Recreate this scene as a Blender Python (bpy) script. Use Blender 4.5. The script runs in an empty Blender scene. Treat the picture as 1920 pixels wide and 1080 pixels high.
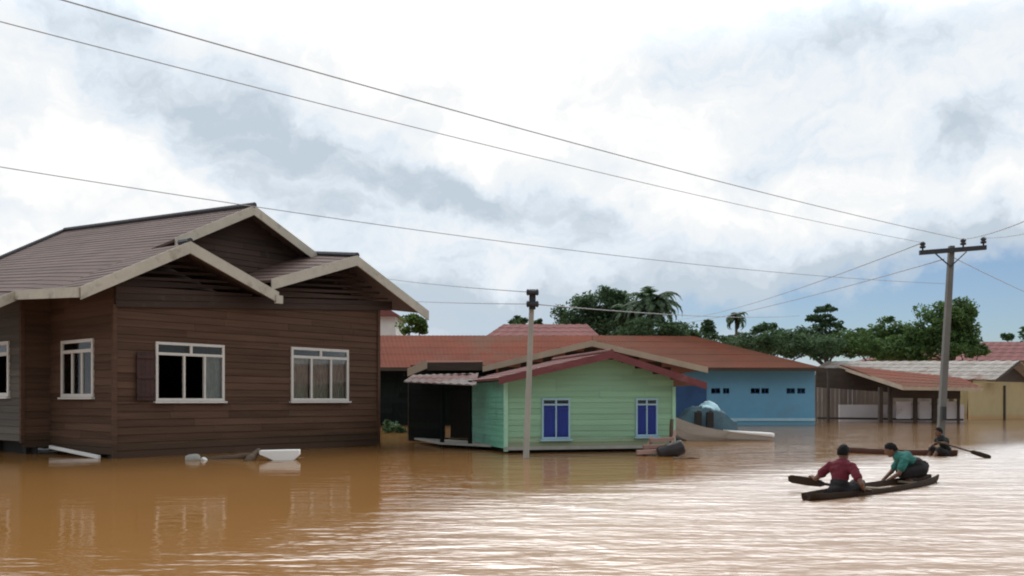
import bpy, bmesh, math, random
from mathutils import Vector as V, Matrix
random.seed(7)
C = bpy.context.scene.collection
sc = bpy.context.scene
F, HOR, EYE = 1700.0, 752.0, 1.4          # focal length in pixels of the 1920 photo, eye level row, eye height over the flood

# ------------------------------------------------------------------ camera
cam = bpy.data.cameras.new('camera'); co = bpy.data.objects.new('camera', cam); C.objects.link(co)
co.location = (0, 0, EYE); co.rotation_euler = (math.pi/2, 0, 0)
cam.sensor_width = 36; cam.lens = 36*F/1920; cam.shift_y = (HOR-540)/1920
cam.clip_start = 0.1; cam.clip_end = 6000
sc.camera = co
sc.view_settings.view_transform = 'Standard'; sc.view_settings.look = 'None'
sc.view_settings.exposure = -0.55; sc.view_settings.gamma = 1.0
sc.cycles.filter_width = 2.0

# ------------------------------------------------------------------ world: Nishita sky with a broken cloud deck
SUN_EL, SUN_AZ = math.radians(58), math.radians(-14)      # azimuth from +Y (view direction), positive to the right
w = bpy.data.worlds.new('World'); sc.world = w; w.use_nodes = True
nt = w.node_tree; N = nt.nodes; L = nt.links
for n in list(N): N.remove(n)
def nd(t, **k):
    n = N.new(t)
    for a, b in k.items(): setattr(n, a, b)
    return n
def put(sock, v):
    if isinstance(v, bpy.types.NodeSocket): L.new(v, sock)
    else: sock.default_value = v
def mth(op, a, b=0.0, c=None):
    n = nd('ShaderNodeMath', operation=op); put(n.inputs[0], a); put(n.inputs[1], b)
    if c is not None: put(n.inputs[2], c)
    return n.outputs[0]
out = nd('ShaderNodeOutputWorld'); bg = nd('ShaderNodeBackground'); bg.inputs[1].default_value = 0.1
L.new(bg.outputs[0], out.inputs[0])
sky = nd('ShaderNodeTexSky'); sky.sky_type = 'NISHITA'; sky.sun_disc = False
sky.sun_elevation = SUN_EL; sky.sun_rotation = SUN_AZ; sky.air_density = 1.0; sky.dust_density = 0.6; sky.ozone_density = 2.0
tc = nd('ShaderNodeTexCoord'); sx = nd('ShaderNodeSeparateXYZ'); L.new(tc.outputs['Generated'], sx.inputs[0])
az = mth('ARCTAN2', sx.outputs[0], sx.outputs[1]); el = mth('ARCSINE', sx.outputs[2])
uv = nd('ShaderNodeCombineXYZ'); L.new(az, uv.inputs[0]); L.new(el, uv.inputs[1])
def noise3(scale, detail, rough, vec, sxyz=(1, 1, 1)):
    mp = nd('ShaderNodeMapping'); L.new(vec, mp.inputs[0]); mp.inputs['Scale'].default_value = sxyz
    t = nd('ShaderNodeTexNoise'); L.new(mp.outputs[0], t.inputs['Vector'])
    t.inputs['Scale'].default_value = scale; t.inputs['Detail'].default_value = detail; t.inputs['Roughness'].default_value = rough
    return t
wn = noise3(7.0, 5.0, 0.6, uv.outputs[0])
ws = nd('ShaderNodeVectorMath', operation='SUBTRACT'); L.new(wn.outputs['Color'], ws.inputs[0]); ws.inputs[1].default_value = (.5, .5, .5)
wm = nd('ShaderNodeVectorMath', operation='MULTIPLY'); L.new(ws.outputs[0], wm.inputs[0]); wm.inputs[1].default_value = (.20, .14, 0)
wa = nd('ShaderNodeVectorMath', operation='ADD'); L.new(uv.outputs[0], wa.inputs[0]); L.new(wm.outputs[0], wa.inputs[1])
def blob(px, py, sxp, syp, rot, amp):
    x = (px-960)/F; u0 = math.atan(x); v0 = math.atan(((HOR-py)/F)/math.sqrt(1+x*x))
    mp = nd('ShaderNodeMapping'); mp.vector_type = 'TEXTURE'; L.new(wa.outputs[0], mp.inputs[0])
    mp.inputs['Location'].default_value = (u0, v0, 0); mp.inputs['Rotation'].default_value = (0, 0, math.radians(rot))
    mp.inputs['Scale'].default_value = (sxp/F, syp/F, 1)
    d = nd('ShaderNodeVectorMath', operation='DOT_PRODUCT'); L.new(mp.outputs[0], d.inputs[0]); L.new(mp.outputs[0], d.inputs[1])
    e = mth('EXPONENT', mth('MULTIPLY', d.outputs['Value'], -1.0))
    return mth('MULTIPLY', e, amp)
# cloud banks by direction (azimuth, elevation): bright tops positive, shaded bases and blue gaps negative
BLOBS = [(760, 60, 270, 170, 0, .55), (110, 260, 200, 140, -20, .45), (330, 350, 200, 60, -25, .40), (980, 190, 170, 110, 0, .35),
         (1250, 250, 260, 120, -10, .40), (1870, 130, 220, 50, 28, .40), (1500, 380, 260, 70, 0, .35), (30, 470, 220, 60, 10, .35),
         (870, 300, 90, 40, -15, .30), (1780, 380, 160, 60, 10, .3), (950, 470, 330, 60, -12, .30), (1250, 420, 120, 40, -20, .25),
         (440, 215, 210, 75, -28, -.36), (660, 310, 210, 60, -14, -.42), (860, 370, 190, 55, -8, -.38), (180, 60, 130, 70, -20, -.28),
         (640, 420, 170, 40, -15, -.35), (1090, 410, 160, 45, -15, -.32), (30, 190, 60, 40, 0, -.3), (60, 360, 90, 25, 0, -.25),
         (1350, 50, 260, 70, 0, -.36), (1650, 90, 220, 90, 0, -.40), (1790, 260, 150, 70, 30, -.40), (1520, 310, 110, 22, -8, -.22),
         (1180, 490, 240, 40, -5, -.30), (900, 600, 420, 50, 0, -.60), (1450, 600, 420, 75, 4, -1.05), (1880, 580, 340, 95, 4, -1.55),
         (900, -280, 1000, 200, 0, .80), (1750, -300, 700, 220, 0, .75), (1050, 180, 40, 50, 0, -.3), (1140, 210, 45, 30, 0, -.2)]  # opening pair: unseen bright banks above the view, added to brighten the water
acc = None
for b in BLOBS:
    g = blob(*b); acc = g if acc is None else mth('ADD', acc, g)
f1 = noise3(9.0, 9.0, 0.62, wa.outputs[0], (1, 1.6, 1)); f2 = noise3(3.0, 4.0, 0.5, uv.outputs[0], (1, 2.0, 1))
val = mth('ADD', acc, mth('ADD', mth('MULTIPLY', mth('SUBTRACT', f1.outputs['Fac'], .5), 1.9), mth('MULTIPLY', mth('SUBTRACT', f2.outputs['Fac'], .5), .5)))
val = mth('ADD', val, 0.49)
cr = nd('ShaderNodeValToRGB'); L.new(val, cr.inputs[0])
E = cr.color_ramp.elements
E[0].position = 0.0; E[0].color = (.80, .93, 1.06, 1); E[1].position = 1.0; E[1].color = (1.53, 1.53, 1.52, 1)
for p, c in ((.20, (.95, 1.06, 1.17, 1)), (.38, (1.1, 1.22, 1.34, 1)), (.55, (1.24, 1.31, 1.38, 1)), (.78, (1.36, 1.39, 1.41, 1))):
    e = E.new(p); e.color = c
# band above the frame boosted to whiten the water's reflection; overhead and behind dimmed
def maprange(v, a, b, c, d):
    n = nd('ShaderNodeMapRange'); n.interpolation_type = 'SMOOTHSTEP'; L.new(v, n.inputs[0])
    for i, q in enumerate((a, b, c, d)): n.inputs[1+i].default_value = q
    return n.outputs[0]
sky_gain = mth('MULTIPLY', maprange(sx.outputs[1], -.5, .55, .42, 1.0), maprange(sx.outputs[2], .62, .9, 1.0, .30))
sky_gain = mth('MULTIPLY', sky_gain, maprange(sx.outputs[2], .34, .52, 1.0, 3.1))  # added boost above the frame, there for the water to mirror
cm = nd('ShaderNodeVectorMath', operation='SCALE'); L.new(cr.outputs[0], cm.inputs[0]); L.new(mth('MULTIPLY', sky_gain, 10.0), cm.inputs['Scale'])
cov = nd('ShaderNodeMapRange'); cov.interpolation_type = 'SMOOTHSTEP'; L.new(val, cov.inputs['Value'])
cov.inputs['From Min'].default_value = -1.05; cov.inputs['From Max'].default_value = -.10
mx = nd('ShaderNodeMix', data_type='RGBA'); L.new(cov.outputs[0], mx.inputs['Factor']); tn = nd('ShaderNodeVectorMath', operation='MULTIPLY'); L.new(sky.outputs[0], tn.inputs[0]); tn.inputs[1].default_value = (1.04, 1.15, 1.32); L.new(tn.outputs[0], mx.inputs[6]); L.new(cm.outputs[0], mx.inputs[7])
L.new(mx.outputs[2], bg.inputs[0])

# ------------------------------------------------------------------ sun, veiled by the clouds
sl = bpy.data.lights.new('sun', 'SUN'); so = bpy.data.objects.new('sun', sl); C.objects.link(so)
sl.energy = 1.4; sl.angle = math.radians(25); sl.color = (1, .96, .9)
sd = V((math.sin(SUN_AZ)*math.cos(SUN_EL), math.cos(SUN_AZ)*math.cos(SUN_EL), math.sin(SUN_EL)))
so.rotation_euler = sd.to_track_quat('Z', 'Y').to_euler()

# ------------------------------------------------------------------ helpers
def W(px, py, Y): return V(((px-960)/F*Y, Y, EYE+(HOR-py)/F*Y))
def G(px, py):
    Y = F*EYE/(py-HOR); return V(((px-960)/F*Y, Y, 0))
Z = V((0, 0, 1))

class MB:
    def __init__(s): s.v = []; s.f = []
    def quad(s, *p):
        i = len(s.v); s.v += [tuple(q) for q in p]; s.f.append(tuple(range(i, i+len(p))))
    def beam(s, A, B, wv, hv):               # box swept from A to B, centred on the line; wv / hv are the full cross-section vectors
        i = len(s.v); A = V(A); B = V(B); wv = V(wv)/2; hv = V(hv)/2
        for P in (A, B):
            s.v += [tuple(P-wv-hv), tuple(P+wv-hv), tuple(P+wv+hv), tuple(P-wv+hv)]
        s.f += [(i, i+3, i+2, i+1), (i+4, i+5, i+6, i+7)] + [(i+k, i+(k+1) % 4, i+4+(k+1) % 4, i+4+k) for k in range(4)]
    def box(s, c, sz): s.beam(V(c)-V((sz[0]/2, 0, 0)), V(c)+V((sz[0]/2, 0, 0)), (0, sz[1], 0), (0, 0, sz[2]))
    def prism(s, poly, d):                   # polygon extruded by d
        i = len(s.v); n = len(poly); d = V(d)
        s.v += [tuple(p) for p in poly] + [tuple(V(p)+d) for p in poly]
        s.f += [tuple(range(i+n-1, i-1, -1)), tuple(range(i+n, i+2*n))]
        s.f += [(i+k, i+(k+1) % n, i+n+(k+1) % n, i+n+k) for k in range(n)]
    def tube(s, pts, r, n=8, cap=True):
        pts = [V(p) for p in pts]; R = r if isinstance(r, (list, tuple)) else [r]*len(pts)
        i0 = len(s.v)
        for k, p in enumerate(pts):
            t = (pts[min(k+1, len(pts)-1)]-pts[max(k-1, 0)]).normalized()
            a = t.cross(Z) if abs(t.z) < .95 else t.cross(V((1, 0, 0)))
            a.normalize(); b = t.cross(a)
            for j in range(n):
                th = 2*math.pi*j/n; s.v.append(tuple(p+R[k]*(math.cos(th)*a+math.sin(th)*b)))
        for k in range(len(pts)-1):
            for j in range(n):
                a = i0+k*n+j; b = i0+k*n+(j+1) % n; s.f.append((a, b, b+n, a+n))
        if cap:
            s.f.append(tuple(range(i0+n-1, i0-1, -1))); s.f.append(tuple(range(i0+(len(pts)-1)*n, i0+len(pts)*n)))
    def lathe(s, prof, c, n=12, M=None):
        i0 = len(s.v)
        for r, z in prof:
            for j in range(n):
                th = 2*math.pi*j/n; p = V((r*math.cos(th), r*math.sin(th), z))
                if M: p = M @ p
                s.v.append(tuple(V(c)+p))
        for k in range(len(prof)-1):
            for j in range(n):
                a = i0+k*n+j; b = i0+k*n+(j+1) % n; s.f.append((a, b, b+n, a+n))
        s.f.append(tuple(range(i0+n-1, i0-1, -1))); s.f.append(tuple(range(i0+(len(prof)-1)*n, i0+len(prof)*n)))
    def build(s, name, m, parent=None, smooth=False, bevel=0, recalc=True):
        me = bpy.data.meshes.new(name); me.from_pydata(s.v, [], s.f); me.validate()
        if recalc:
            bm = bmesh.new(); bm.from_mesh(me); bmesh.ops.recalc_face_normals(bm, faces=bm.faces); bm.to_mesh(me); bm.free()
        o = bpy.data.objects.new(name, me); C.objects.link(o); me.materials.append(m)
        if smooth:
            for p in me.polygons: p.use_smooth = True
        if bevel:
            b = o.modifiers.new('bevel', 'BEVEL'); b.width = bevel; b.segments = 2
        if parent: attach(o, parent)
        return o
def attach(o, parent):
    o.parent = parent; o.matrix_parent_inverse = world_inv(parent)
def world_inv(p):
    M = Matrix.Translation(p.location) @ p.rotation_euler.to_matrix().to_4x4()
    if p.parent: M = Matrix.Translation(p.parent.location) @ p.parent.rotation_euler.to_matrix().to_4x4() @ p.matrix_parent_inverse @ M if False else M
    return M.inverted()
def thing(name, loc, label, cat, group=None):
    o = bpy.data.objects.new(name, None); C.objects.link(o); o.location = loc; o.empty_display_size = .3
    return tag(o, label, cat, group)
def tag(o, label, cat, group=None):
    o['label'] = label; o['category'] = cat
    if group: o['group'] = group
    return o

# ------------------------------------------------------------------ materials
def mat(name, col, rough=.7, var=.25, scale=3.0, stretch=(1, 1, 1), island=.0, bump=.0, metal=0.0, col2=None, spec=.4, fine=0.0, dirt=None, dirtz=None):
    m = bpy.data.materials.new(name); m.use_nodes = True; t = m.node_tree; n = t.nodes; l = t.links
    p = n['Principled BSDF']; p.inputs['Roughness'].default_value = rough; p.inputs['Metallic'].default_value = metal
    p.inputs['Specular IOR Level'].default_value = spec
    tcd = n.new('ShaderNodeTexCoord'); mp = n.new('ShaderNodeMapping'); l.new(tcd.outputs['Object'], mp.inputs[0]); mp.inputs['Scale'].default_value = stretch
    no = n.new('ShaderNodeTexNoise'); l.new(mp.outputs[0], no.inputs['Vector']); no.inputs['Scale'].default_value = scale; no.inputs['Detail'].default_value = 6; no.inputs['Roughness'].default_value = .65
    fac = no.outputs['Fac']
    if island:
        ge = n.new('ShaderNodeNewGeometry'); a = n.new('ShaderNodeMath'); a.operation = 'MULTIPLY_ADD'
        sb = n.new('ShaderNodeMath'); sb.operation = 'SUBTRACT'; l.new(ge.outputs['Random Per Island'], sb.inputs[0]); sb.inputs[1].default_value = .5
        l.new(sb.outputs[0], a.inputs[0]); a.inputs[1].default_value = island; l.new(fac, a.inputs[2]); fac = a.outputs[0]
    mr = n.new('ShaderNodeMapRange'); l.new(fac, mr.inputs[0]); mr.inputs[1].default_value = .25; mr.inputs[2].default_value = .75
    mix = n.new('ShaderNodeMix'); mix.data_type = 'RGBA'; l.new(mr.outputs[0], mix.inputs['Factor'])
    c1 = [c*(1-var) for c in col]; c2 = col2 if col2 else [min(1, c*(1+var)) for c in col]
    mix.inputs[6].default_value = (*c1, 1); mix.inputs[7].default_value = (*c2, 1)
    res = mix.outputs[2]
    if dirt:                                   # blotchy wear with a shape of its own
        n2 = n.new('ShaderNodeTexNoise'); l.new(tcd.outputs['Object'], n2.inputs['Vector']); n2.inputs['Scale'].default_value = dirt[1]; n2.inputs['Detail'].default_value = 8; n2.inputs['Roughness'].default_value = .7
        r2 = n.new('ShaderNodeMapRange'); l.new(n2.outputs['Fac'], r2.inputs[0]); r2.inputs[1].default_value = dirt[2]; r2.inputs[2].default_value = dirt[2]+.16
        f2 = r2.outputs[0]
        x2 = n.new('ShaderNodeMix'); x2.data_type = 'RGBA'; l.new(f2, x2.inputs['Factor']); l.new(res, x2.inputs[6]); x2.inputs[7].default_value = (*dirt[0], 1); res = x2.outputs[2]
    if dirtz:                                  # tide line left by the flood: (colour, z where it ends)
        sep = n.new('ShaderNodeSeparateXYZ'); ge2 = n.new('ShaderNodeNewGeometry'); l.new(ge2.outputs['Position'], sep.inputs[0])
        ad = n.new('ShaderNodeMath'); ad.operation = 'MULTIPLY_ADD'; l.new(no.outputs['Fac'], ad.inputs[0]); ad.inputs[1].default_value = .5; l.new(sep.outputs[2], ad.inputs[2])
        r3 = n.new('ShaderNodeMapRange'); l.new(ad.outputs[0], r3.inputs[0]); r3.inputs[1].default_value = dirtz[1]+.25; r3.inputs[2].default_value = dirtz[1]+.45; r3.inputs[3].default_value = dirtz[2]; r3.inputs[4].default_value = 0
        x3 = n.new('ShaderNodeMix'); x3.data_type = 'RGBA'; l.new(r3.outputs[0], x3.inputs['Factor']); l.new(res, x3.inputs[6]); x3.inputs[7].default_value = (*dirtz[0], 1); res = x3.outputs[2]
    l.new(res, p.inputs['Base Color'])
    if bump:
        b = n.new('ShaderNodeBump'); b.inputs['Strength'].default_value = bump; b.inputs['Distance'].default_value = .02; l.new(no.outputs['Fac'], b.inputs['Height']); l.new(b.outputs[0], p.inputs['Normal'])
    return m
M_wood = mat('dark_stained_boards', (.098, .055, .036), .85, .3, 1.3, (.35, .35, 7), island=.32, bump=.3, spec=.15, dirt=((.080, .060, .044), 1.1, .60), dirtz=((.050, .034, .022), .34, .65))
M_gable = mat('shaded_gable_boards', (.048, .029, .021), .85, .4, 1.3, (.35, .35, 7), island=.5, bump=.3, dirt=((.085, .07, .06), 1.6, .60))  # darker than the wall boards: the overhang's shadow is put into the colour
M_wing = mat('grey_weathered_boards', (.085, .070, .055), .8, .3, 1.3, (.35, .35, 7), island=.5, bump=.3)
M_roofb = mat('purple_brown_roof_tiles', (.138, .092, .078), .75, .2, 1.2, (1, 1, 1), island=.18, bump=.2, dirt=((.16, .112, .085), .8, .56), spec=.15)
M_ridge = mat('dark_ridge_tiles', (.035, .036, .042), .6, .3, 3)
M_barge = mat('cream_painted_boards', (.47, .43, .35), .7, .15, 2, (1, 1, 1), bump=.15, dirt=((.27, .24, .18), 2.2, .55))
M_white = mat('white_window_paint', (.62, .58, .53), .5, .08, 4, dirt=((.42, .36, .30), 3, .6))
M_curtain = mat('grey_brown_curtain', (.66, .56, .48), .9, .35, 5, (3, 3, .6))
M_curtain2 = mat('pale_grey_curtain', (.48, .48, .42), .9, .35, 4, (1, 1, .7))
M_shut = mat('red_brown_shutter', (.045, .018, .014), .7, .3, 3, (1, 1, 3), island=.3)
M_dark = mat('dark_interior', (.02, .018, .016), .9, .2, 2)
M_green = mat('pale_green_boards', (.27, .46, .295), .7, .12, 1.2, (.4, .4, 6), island=.35, bump=.15, dirt=((.30, .42, .34), .55, .56), dirtz=((.25, .25, .15), .25, .8))
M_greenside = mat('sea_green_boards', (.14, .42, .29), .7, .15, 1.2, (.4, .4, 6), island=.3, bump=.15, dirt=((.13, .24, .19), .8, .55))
M_cornpost = mat('mint_corner_boards', (.36, .62, .44), .7, .1, 2)
M_blue = mat('deep_blue_shutters', (.012, .030, .22), .5, .25, 2, (3, 3, 1), island=.3)
M_lblue = mat('pale_blue_trim', (.34, .52, .60), .6, .12, 3)
M_redroof = mat('pinkish_red_roof_sheet', (.17, .06, .052), .8, .22, 1.4, island=.25, dirt=((.24, .10, .08), 1.0, .58))
M_redbarge = mat('faded_red_fascia', (.17, .048, .05), .75, .2, 2, (1, 1, 1), dirt=((.26, .12, .11), 1.3, .56))
M_brick = mat('rusty_orange_roof_sheet', (.185, .050, .027), .85, .2, .35, (1, 1, 1), island=.2, spec=.15, dirt=((.155, .085, .055), .20, .50))
M_brick2 = mat('brown_orange_roof_sheet', (.155, .055, .031), .85, .2, .4, island=.2, spec=.15, dirt=((.20, .050, .026), .22, .50))
M_pinkroof = mat('faded_pink_roof_sheet', (.21, .075, .068), .85, .18, .5, island=.15)
M_gbarge = mat('beige_barge_boards', (.42, .34, .25), .7, .15, 1.5)
M_bwall = mat('sky_blue_wall_paint', (.12, .31, .46), .7, .10, .5, dirt=((.13, .27, .36), .35, .57), dirtz=((.15, .33, .40), .1, .5))
M_bdark = mat('dark_blue_door_paint', (.02, .07, .18), .6, .3, 1, (1, 1, 1))
M_dwood = mat('dark_brown_planks', (.055, .040, .030), .8, .3, 1.5, (.6, .6, 3), island=.4)
M_ggrey = mat('porch_shade_boards', (.009, .013, .011), .9, .3, 1.5, (4, 4, .5), island=.4, spec=.1)  # near black: shade of the porch and eaves put into the board colour
M_tin = mat('pale_corrugated_tin', (.36, .325, .29), .7, .25, .8, (1, 1, 1), island=.3, spec=.2, dirt=((.20, .115, .085), .38, .50), metal=0.0)
M_awn = mat('rust_stained_awning_sheet', (.20, .165, .15), .8, .2, .8, spec=.15, dirt=((.17, .065, .055), .55, .46))
M_pwall = mat('pale_brown_wall_boards', (.21, .17, .14), .8, .2, .8, (2, 2, .4), island=.4)
M_lowwall = mat('whitish_low_wall', (.56, .53, .53), .8, .12, .6, dirt=((.34, .30, .28), .5, .55))
M_yel = mat('yellow_ochre_wall', (.40, .32, .165), .8, .12, .5, (1, 1, 1), dirt=((.34, .25, .12), .35, .56), dirtz=((.42, .24, .10), .2, .7))
M_conc = mat('pale_concrete_post', (.36, .35, .31), .85, .15, 3, (1, 1, .5), dirt=((.30, .28, .24), 2.2, .58))
M_concd = mat('weathered_concrete_pole', (.15, .15, .14), .85, .2, 2, (1, 1, .5), dirt=((.18, .17, .16), 1.2, .57))
M_iron = mat('dark_galvanised_steel', (.03, .034, .04), .5, .3, 4)
M_wire = mat('grey_cable', (.38, .385, .40), .6, .1, 4)
M_whitewall = mat('white_plaster', (.72, .70, .66), .8, .08, 1)
M_foam = mat('white_foam_plastic', (.76, .75, .72), .7, .06, 3, dirt=((.55, .48, .40), 3.0, .62))
M_log = mat('wet_driftwood', (.10, .066, .042), .7, .35, 2, (1, 1, 1), bump=.3)
M_canoe = mat('dark_canoe_wood', (.034, .020, .012), .8, .4, 2.5, (1, 1, 3), bump=.2, spec=.12)
M_paddle = mat('dark_paddle_wood', (.032, .021, .014), .6, .3, 3, spec=.25)
M_canoein = mat('worn_canoe_inside', (.20, .16, .11), .7, .3, 3)
M_canoe2 = mat('red_brown_canoe_wood', (.075, .030, .020), .7, .3, 2.5, bump=.2, spec=.15)
M_pale = mat('pale_weathered_planks', (.36, .32, .28), .7, .2, 1.2, (.5, .5, 4), island=.3, dirt=((.26, .21, .17), 1.5, .6))
M_tarp = mat('grey_teal_tarpaulin', (.065, .125, .15), .55, .25, 1.8, bump=.5, dirt=((.045, .075, .07), 2.0, .55))
M_tarp2 = mat('light_blue_plastic_sheet', (.40, .64, .70), .4, .15, 3, bump=.3)
M_skin = mat('brown_skin', (.16, .080, .05), .55, .1, 8)
M_hair = mat('black_hair', (.008, .007, .007), .7, .3, 12, spec=.15)
M_crim = mat('crimson_cotton', (.125, .012, .024), .85, .22, 6, bump=.3)
M_tealc = mat('teal_cotton', (.027, .15, .125), .85, .25, 5, bump=.3)
M_blackc = mat('dark_green_cotton', (.012, .020, .017), .85, .3, 6)
M_trous = mat('black_trousers_cloth', (.014, .011, .012), .85, .3, 6)
M_drum = mat('dark_plastic_drum', (.022, .016, .016), .45, .3, 4)
M_step = mat('pinkish_worn_timber', (.34, .21, .17), .8, .25, 2, (1, 1, 2), island=.3)
M_bark = mat('bark', (.10, .075, .055), .9, .3, 4, (1, 1, .4), bump=.4)
def leafmat(name, col, var=.45):
    m = mat(name, col, .6, var, .35, island=.9, spec=.25)
    t = m.node_tree; p = t.nodes['Principled BSDF']; tr = t.nodes.new('ShaderNodeBsdfTranslucent'); mx = t.nodes.new('ShaderNodeMixShader'); mx.inputs[0].default_value = .4
    src = p.inputs['Base Color'].links[0].from_socket; t.links.new(src, tr.inputs[0]); t.links.new(p.outputs[0], mx.inputs[1]); t.links.new(tr.outputs[0], mx.inputs[2])
    t.links.new(mx.outputs[0], t.nodes['Material Output'].inputs[0])
    return m
L_dark = leafmat('dark_green_leaves', (.075, .13, .06)); L_mid = leafmat('mid_green_leaves', (.095, .165, .05))
L_lite = leafmat('yellow_green_leaves', (.10, .17, .035)); L_palm = leafmat('palm_leaves', (.105, .165, .09))
def glass():
    m = bpy.data.materials.new('window_glass'); m.use_nodes = True; n = m.node_tree.nodes; l = m.node_tree.links
    for x in list(n): n.remove(x)
    o = n.new('ShaderNodeOutputMaterial'); mx = n.new('ShaderNodeMixShader'); tr = n.new('ShaderNodeBsdfTransparent'); gl = n.new('ShaderNodeBsdfGlossy'); fr = n.new('ShaderNodeFresnel')
    fr.inputs[0].default_value = 1.5; gl.inputs['Roughness'].default_value = .06; tr.inputs[0].default_value = (.85, .87, .86, 1)
    l.new(fr.outputs[0], mx.inputs[0]); l.new(tr.outputs[0], mx.inputs[1]); l.new(gl.outputs[0], mx.inputs[2]); l.new(mx.outputs[0], o.inputs[0])
    return m
M_glass = glass()

# ------------------------------------------------------------------ flood water: one sheet to the horizon
def water_mat():
    m = bpy.data.materials.new('muddy_flood_water'); m.use_nodes = True; t = m.node_tree; n = t.nodes; l = t.links
    p = n['Principled BSDF']
    ge = n.new('ShaderNodeNewGeometry')
    def noi(scale, st, det, ro=.5):
        mp = n.new('ShaderNodeMapping'); l.new(ge.outputs['Position'], mp.inputs[0]); mp.inputs['Scale'].default_value = st; mp.inputs['Rotation'].default_value = (0, 0, math.radians(5))
        x = n.new('ShaderNodeTexNoise'); l.new(mp.outputs[0], x.inputs['Vector']); x.inputs['Scale'].default_value = scale; x.inputs['Detail'].default_value = det; x.inputs['Roughness'].default_value = ro
        return x.outputs['Fac']
    def mm(op, a, b):
        x = n.new('ShaderNodeMath'); x.operation = op
        for i, q in enumerate((a, b)):
            if isinstance(q, (int, float)): x.inputs[i].default_value = q
            else: l.new(q, x.inputs[i])
        return x.outputs[0]
    mixc = n.new('ShaderNodeMix'); mixc.data_type = 'RGBA'; l.new(noi(.25, (1, 1, 1), 4, .6), mixc.inputs['Factor'])
    mixc.inputs[6].default_value = (.33, .155, .044, 1); mixc.inputs[7].default_value = (.39, .19, .058, 1)
    h = mm('ADD', mm('MULTIPLY', noi(1.35, (.45, 1.0, 1), 4), .75), mm('ADD', mm('MULTIPLY', noi(3.4, (.42, 1.1, 1), 3), .42), mm('MULTIPLY', noi(9, (.55, 1.1, 1), 2), .10)))
    # wind reaches the open street and dies out in the lee of the brown house
    sp = n.new('ShaderNodeSeparateXYZ'); l.new(ge.outputs['Position'], sp.inputs[0])
    mr = n.new('ShaderNodeMapRange'); mr.interpolation_type = 'SMOOTHSTEP'
    e = mm('ADD', mm('ADD', sp.outputs[0], mm('MULTIPLY', sp.outputs[1], .12)), mm('MULTIPLY', noi(.35, (1, 1, 1), 3), 2.0))
    l.new(e, mr.inputs[0]); mr.inputs[1].default_value = -1.5; mr.inputs[2].default_value = 3.0; mr.inputs[3].default_value = .2; mr.inputs[4].default_value = 1.0
    # and dies out again towards the sheltered row of houses
    mr2 = n.new('ShaderNodeMapRange'); mr2.interpolation_type = 'SMOOTHSTEP'
    l.new(mm('SUBTRACT', sp.outputs[1], sp.outputs[0]), mr2.inputs[0]); mr2.inputs[1].default_value = 10.5; mr2.inputs[2].default_value = 15; mr2.inputs[3].default_value = 1; mr2.inputs[4].default_value = .2
    b = n.new('ShaderNodeBump'); b.inputs['Distance'].default_value = .25; l.new(mm('MULTIPLY', mm('MULTIPLY', mr.outputs[0], mr2.outputs[0]), mm('ADD', .35, mm('MULTIPLY', noi(.30, (.6, 1, 1), 3), 1.25))), b.inputs['Strength']); l.new(h, b.inputs['Height'])
    # silt-laden water: a diffuse body under a mirror skin; the mean surface sets how much is mirrored, the ripples where it looks
    di = n.new('ShaderNodeBsdfDiffuse'); l.new(mixc.outputs[2], di.inputs[0]); gl = n.new('ShaderNodeBsdfGlossy'); l.new(mm('ADD', mm('MULTIPLY', mm('MULTIPLY', mr.outputs[0], mr2.outputs[0]), .24), .05), gl.inputs['Roughness']); l.new(b.outputs[0], gl.inputs['Normal'])
    fr = n.new('ShaderNodeFresnel'); fr.inputs[0].default_value = 3.0; ms = n.new('ShaderNodeMixShader'); l.new(fr.outputs[0], ms.inputs[0]); l.new(di.outputs[0], ms.inputs[1]); l.new(gl.outputs[0], ms.inputs[2])
    l.new(ms.outputs[0], n['Material Output'].inputs[0]); n.remove(p)
    return m
wb = MB(); wb.quad((-3000, -200, 0), (3000, -200, 0), (3000, 5000, 0), (-3000, 5000, 0))
wo = wb.build('water', water_mat(), recalc=False); wo['kind'] = 'structure'

# ------------------------------------------------------------------ building helpers
def boards(mb, O, d, n, length, z0, z1, bh=.19, th=.03, holes=(), rng=None, slope=0.0):
    """lapped boards on a wall from O along d (unit), facing n; holes are (t0,t1,za,zb); rng(z)->(t0,t1) clips a row (gables)"""
    O = V(O); d = V(d); n = V(n); z = z0
    while z < z1-1e-3:
        zt = min(z+bh, z1); cuts = sorted({z, zt, *[q for h in holes for q in h[2:4] if z+.005 < q < zt-.005]})
        for za, zb in zip(cuts, cuts[1:]):
            zm = (za+zb)/2
            t0, t1 = rng(zm) if rng else (0, length)
            segs = [(t0, t1)]
            for h in holes:
                if h[2] < zm < h[3]: segs = [q for a, b in segs for q in ((a, min(b, h[0])), (max(a, h[1]), b)) if q[1]-q[0] > .01]
            cut = []
            for a, b in segs:
                x = a
                while b-x > 2.2:
                    y = x+random.uniform(1.2, 3.2)
                    if b-y < .5: break
                    cut.append((x, y-.004)); x = y
                cut.append((x, b))
            for a, b in cut:
                if b-a < .03: continue
                out = n*random.uniform(.001, .006)
                lo = th if za == z else th*.6
                P = [O+d*a+Z*(za-.012+random.uniform(-.010, .004)), O+d*b+Z*(za-.012+random.uniform(-.010, .004)), O+d*b+Z*(zb+slope*b), O+d*a+Z*(zb+slope*a)]
                i = len(mb.v)
                for q in P: mb.v.append(tuple(q))
                for q, k in zip(P, (lo, lo, .008, .008)): mb.v.append(tuple(q+n*k+out))
                mb.f += [(i+4, i+5, i+6, i+7), (i, i+3, i+2, i+1), (i, i+1, i+5, i+4), (i+1, i+2, i+6, i+5), (i+2, i+3, i+7, i+6), (i+3, i, i+4, i+7)]
        z = zt
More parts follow.
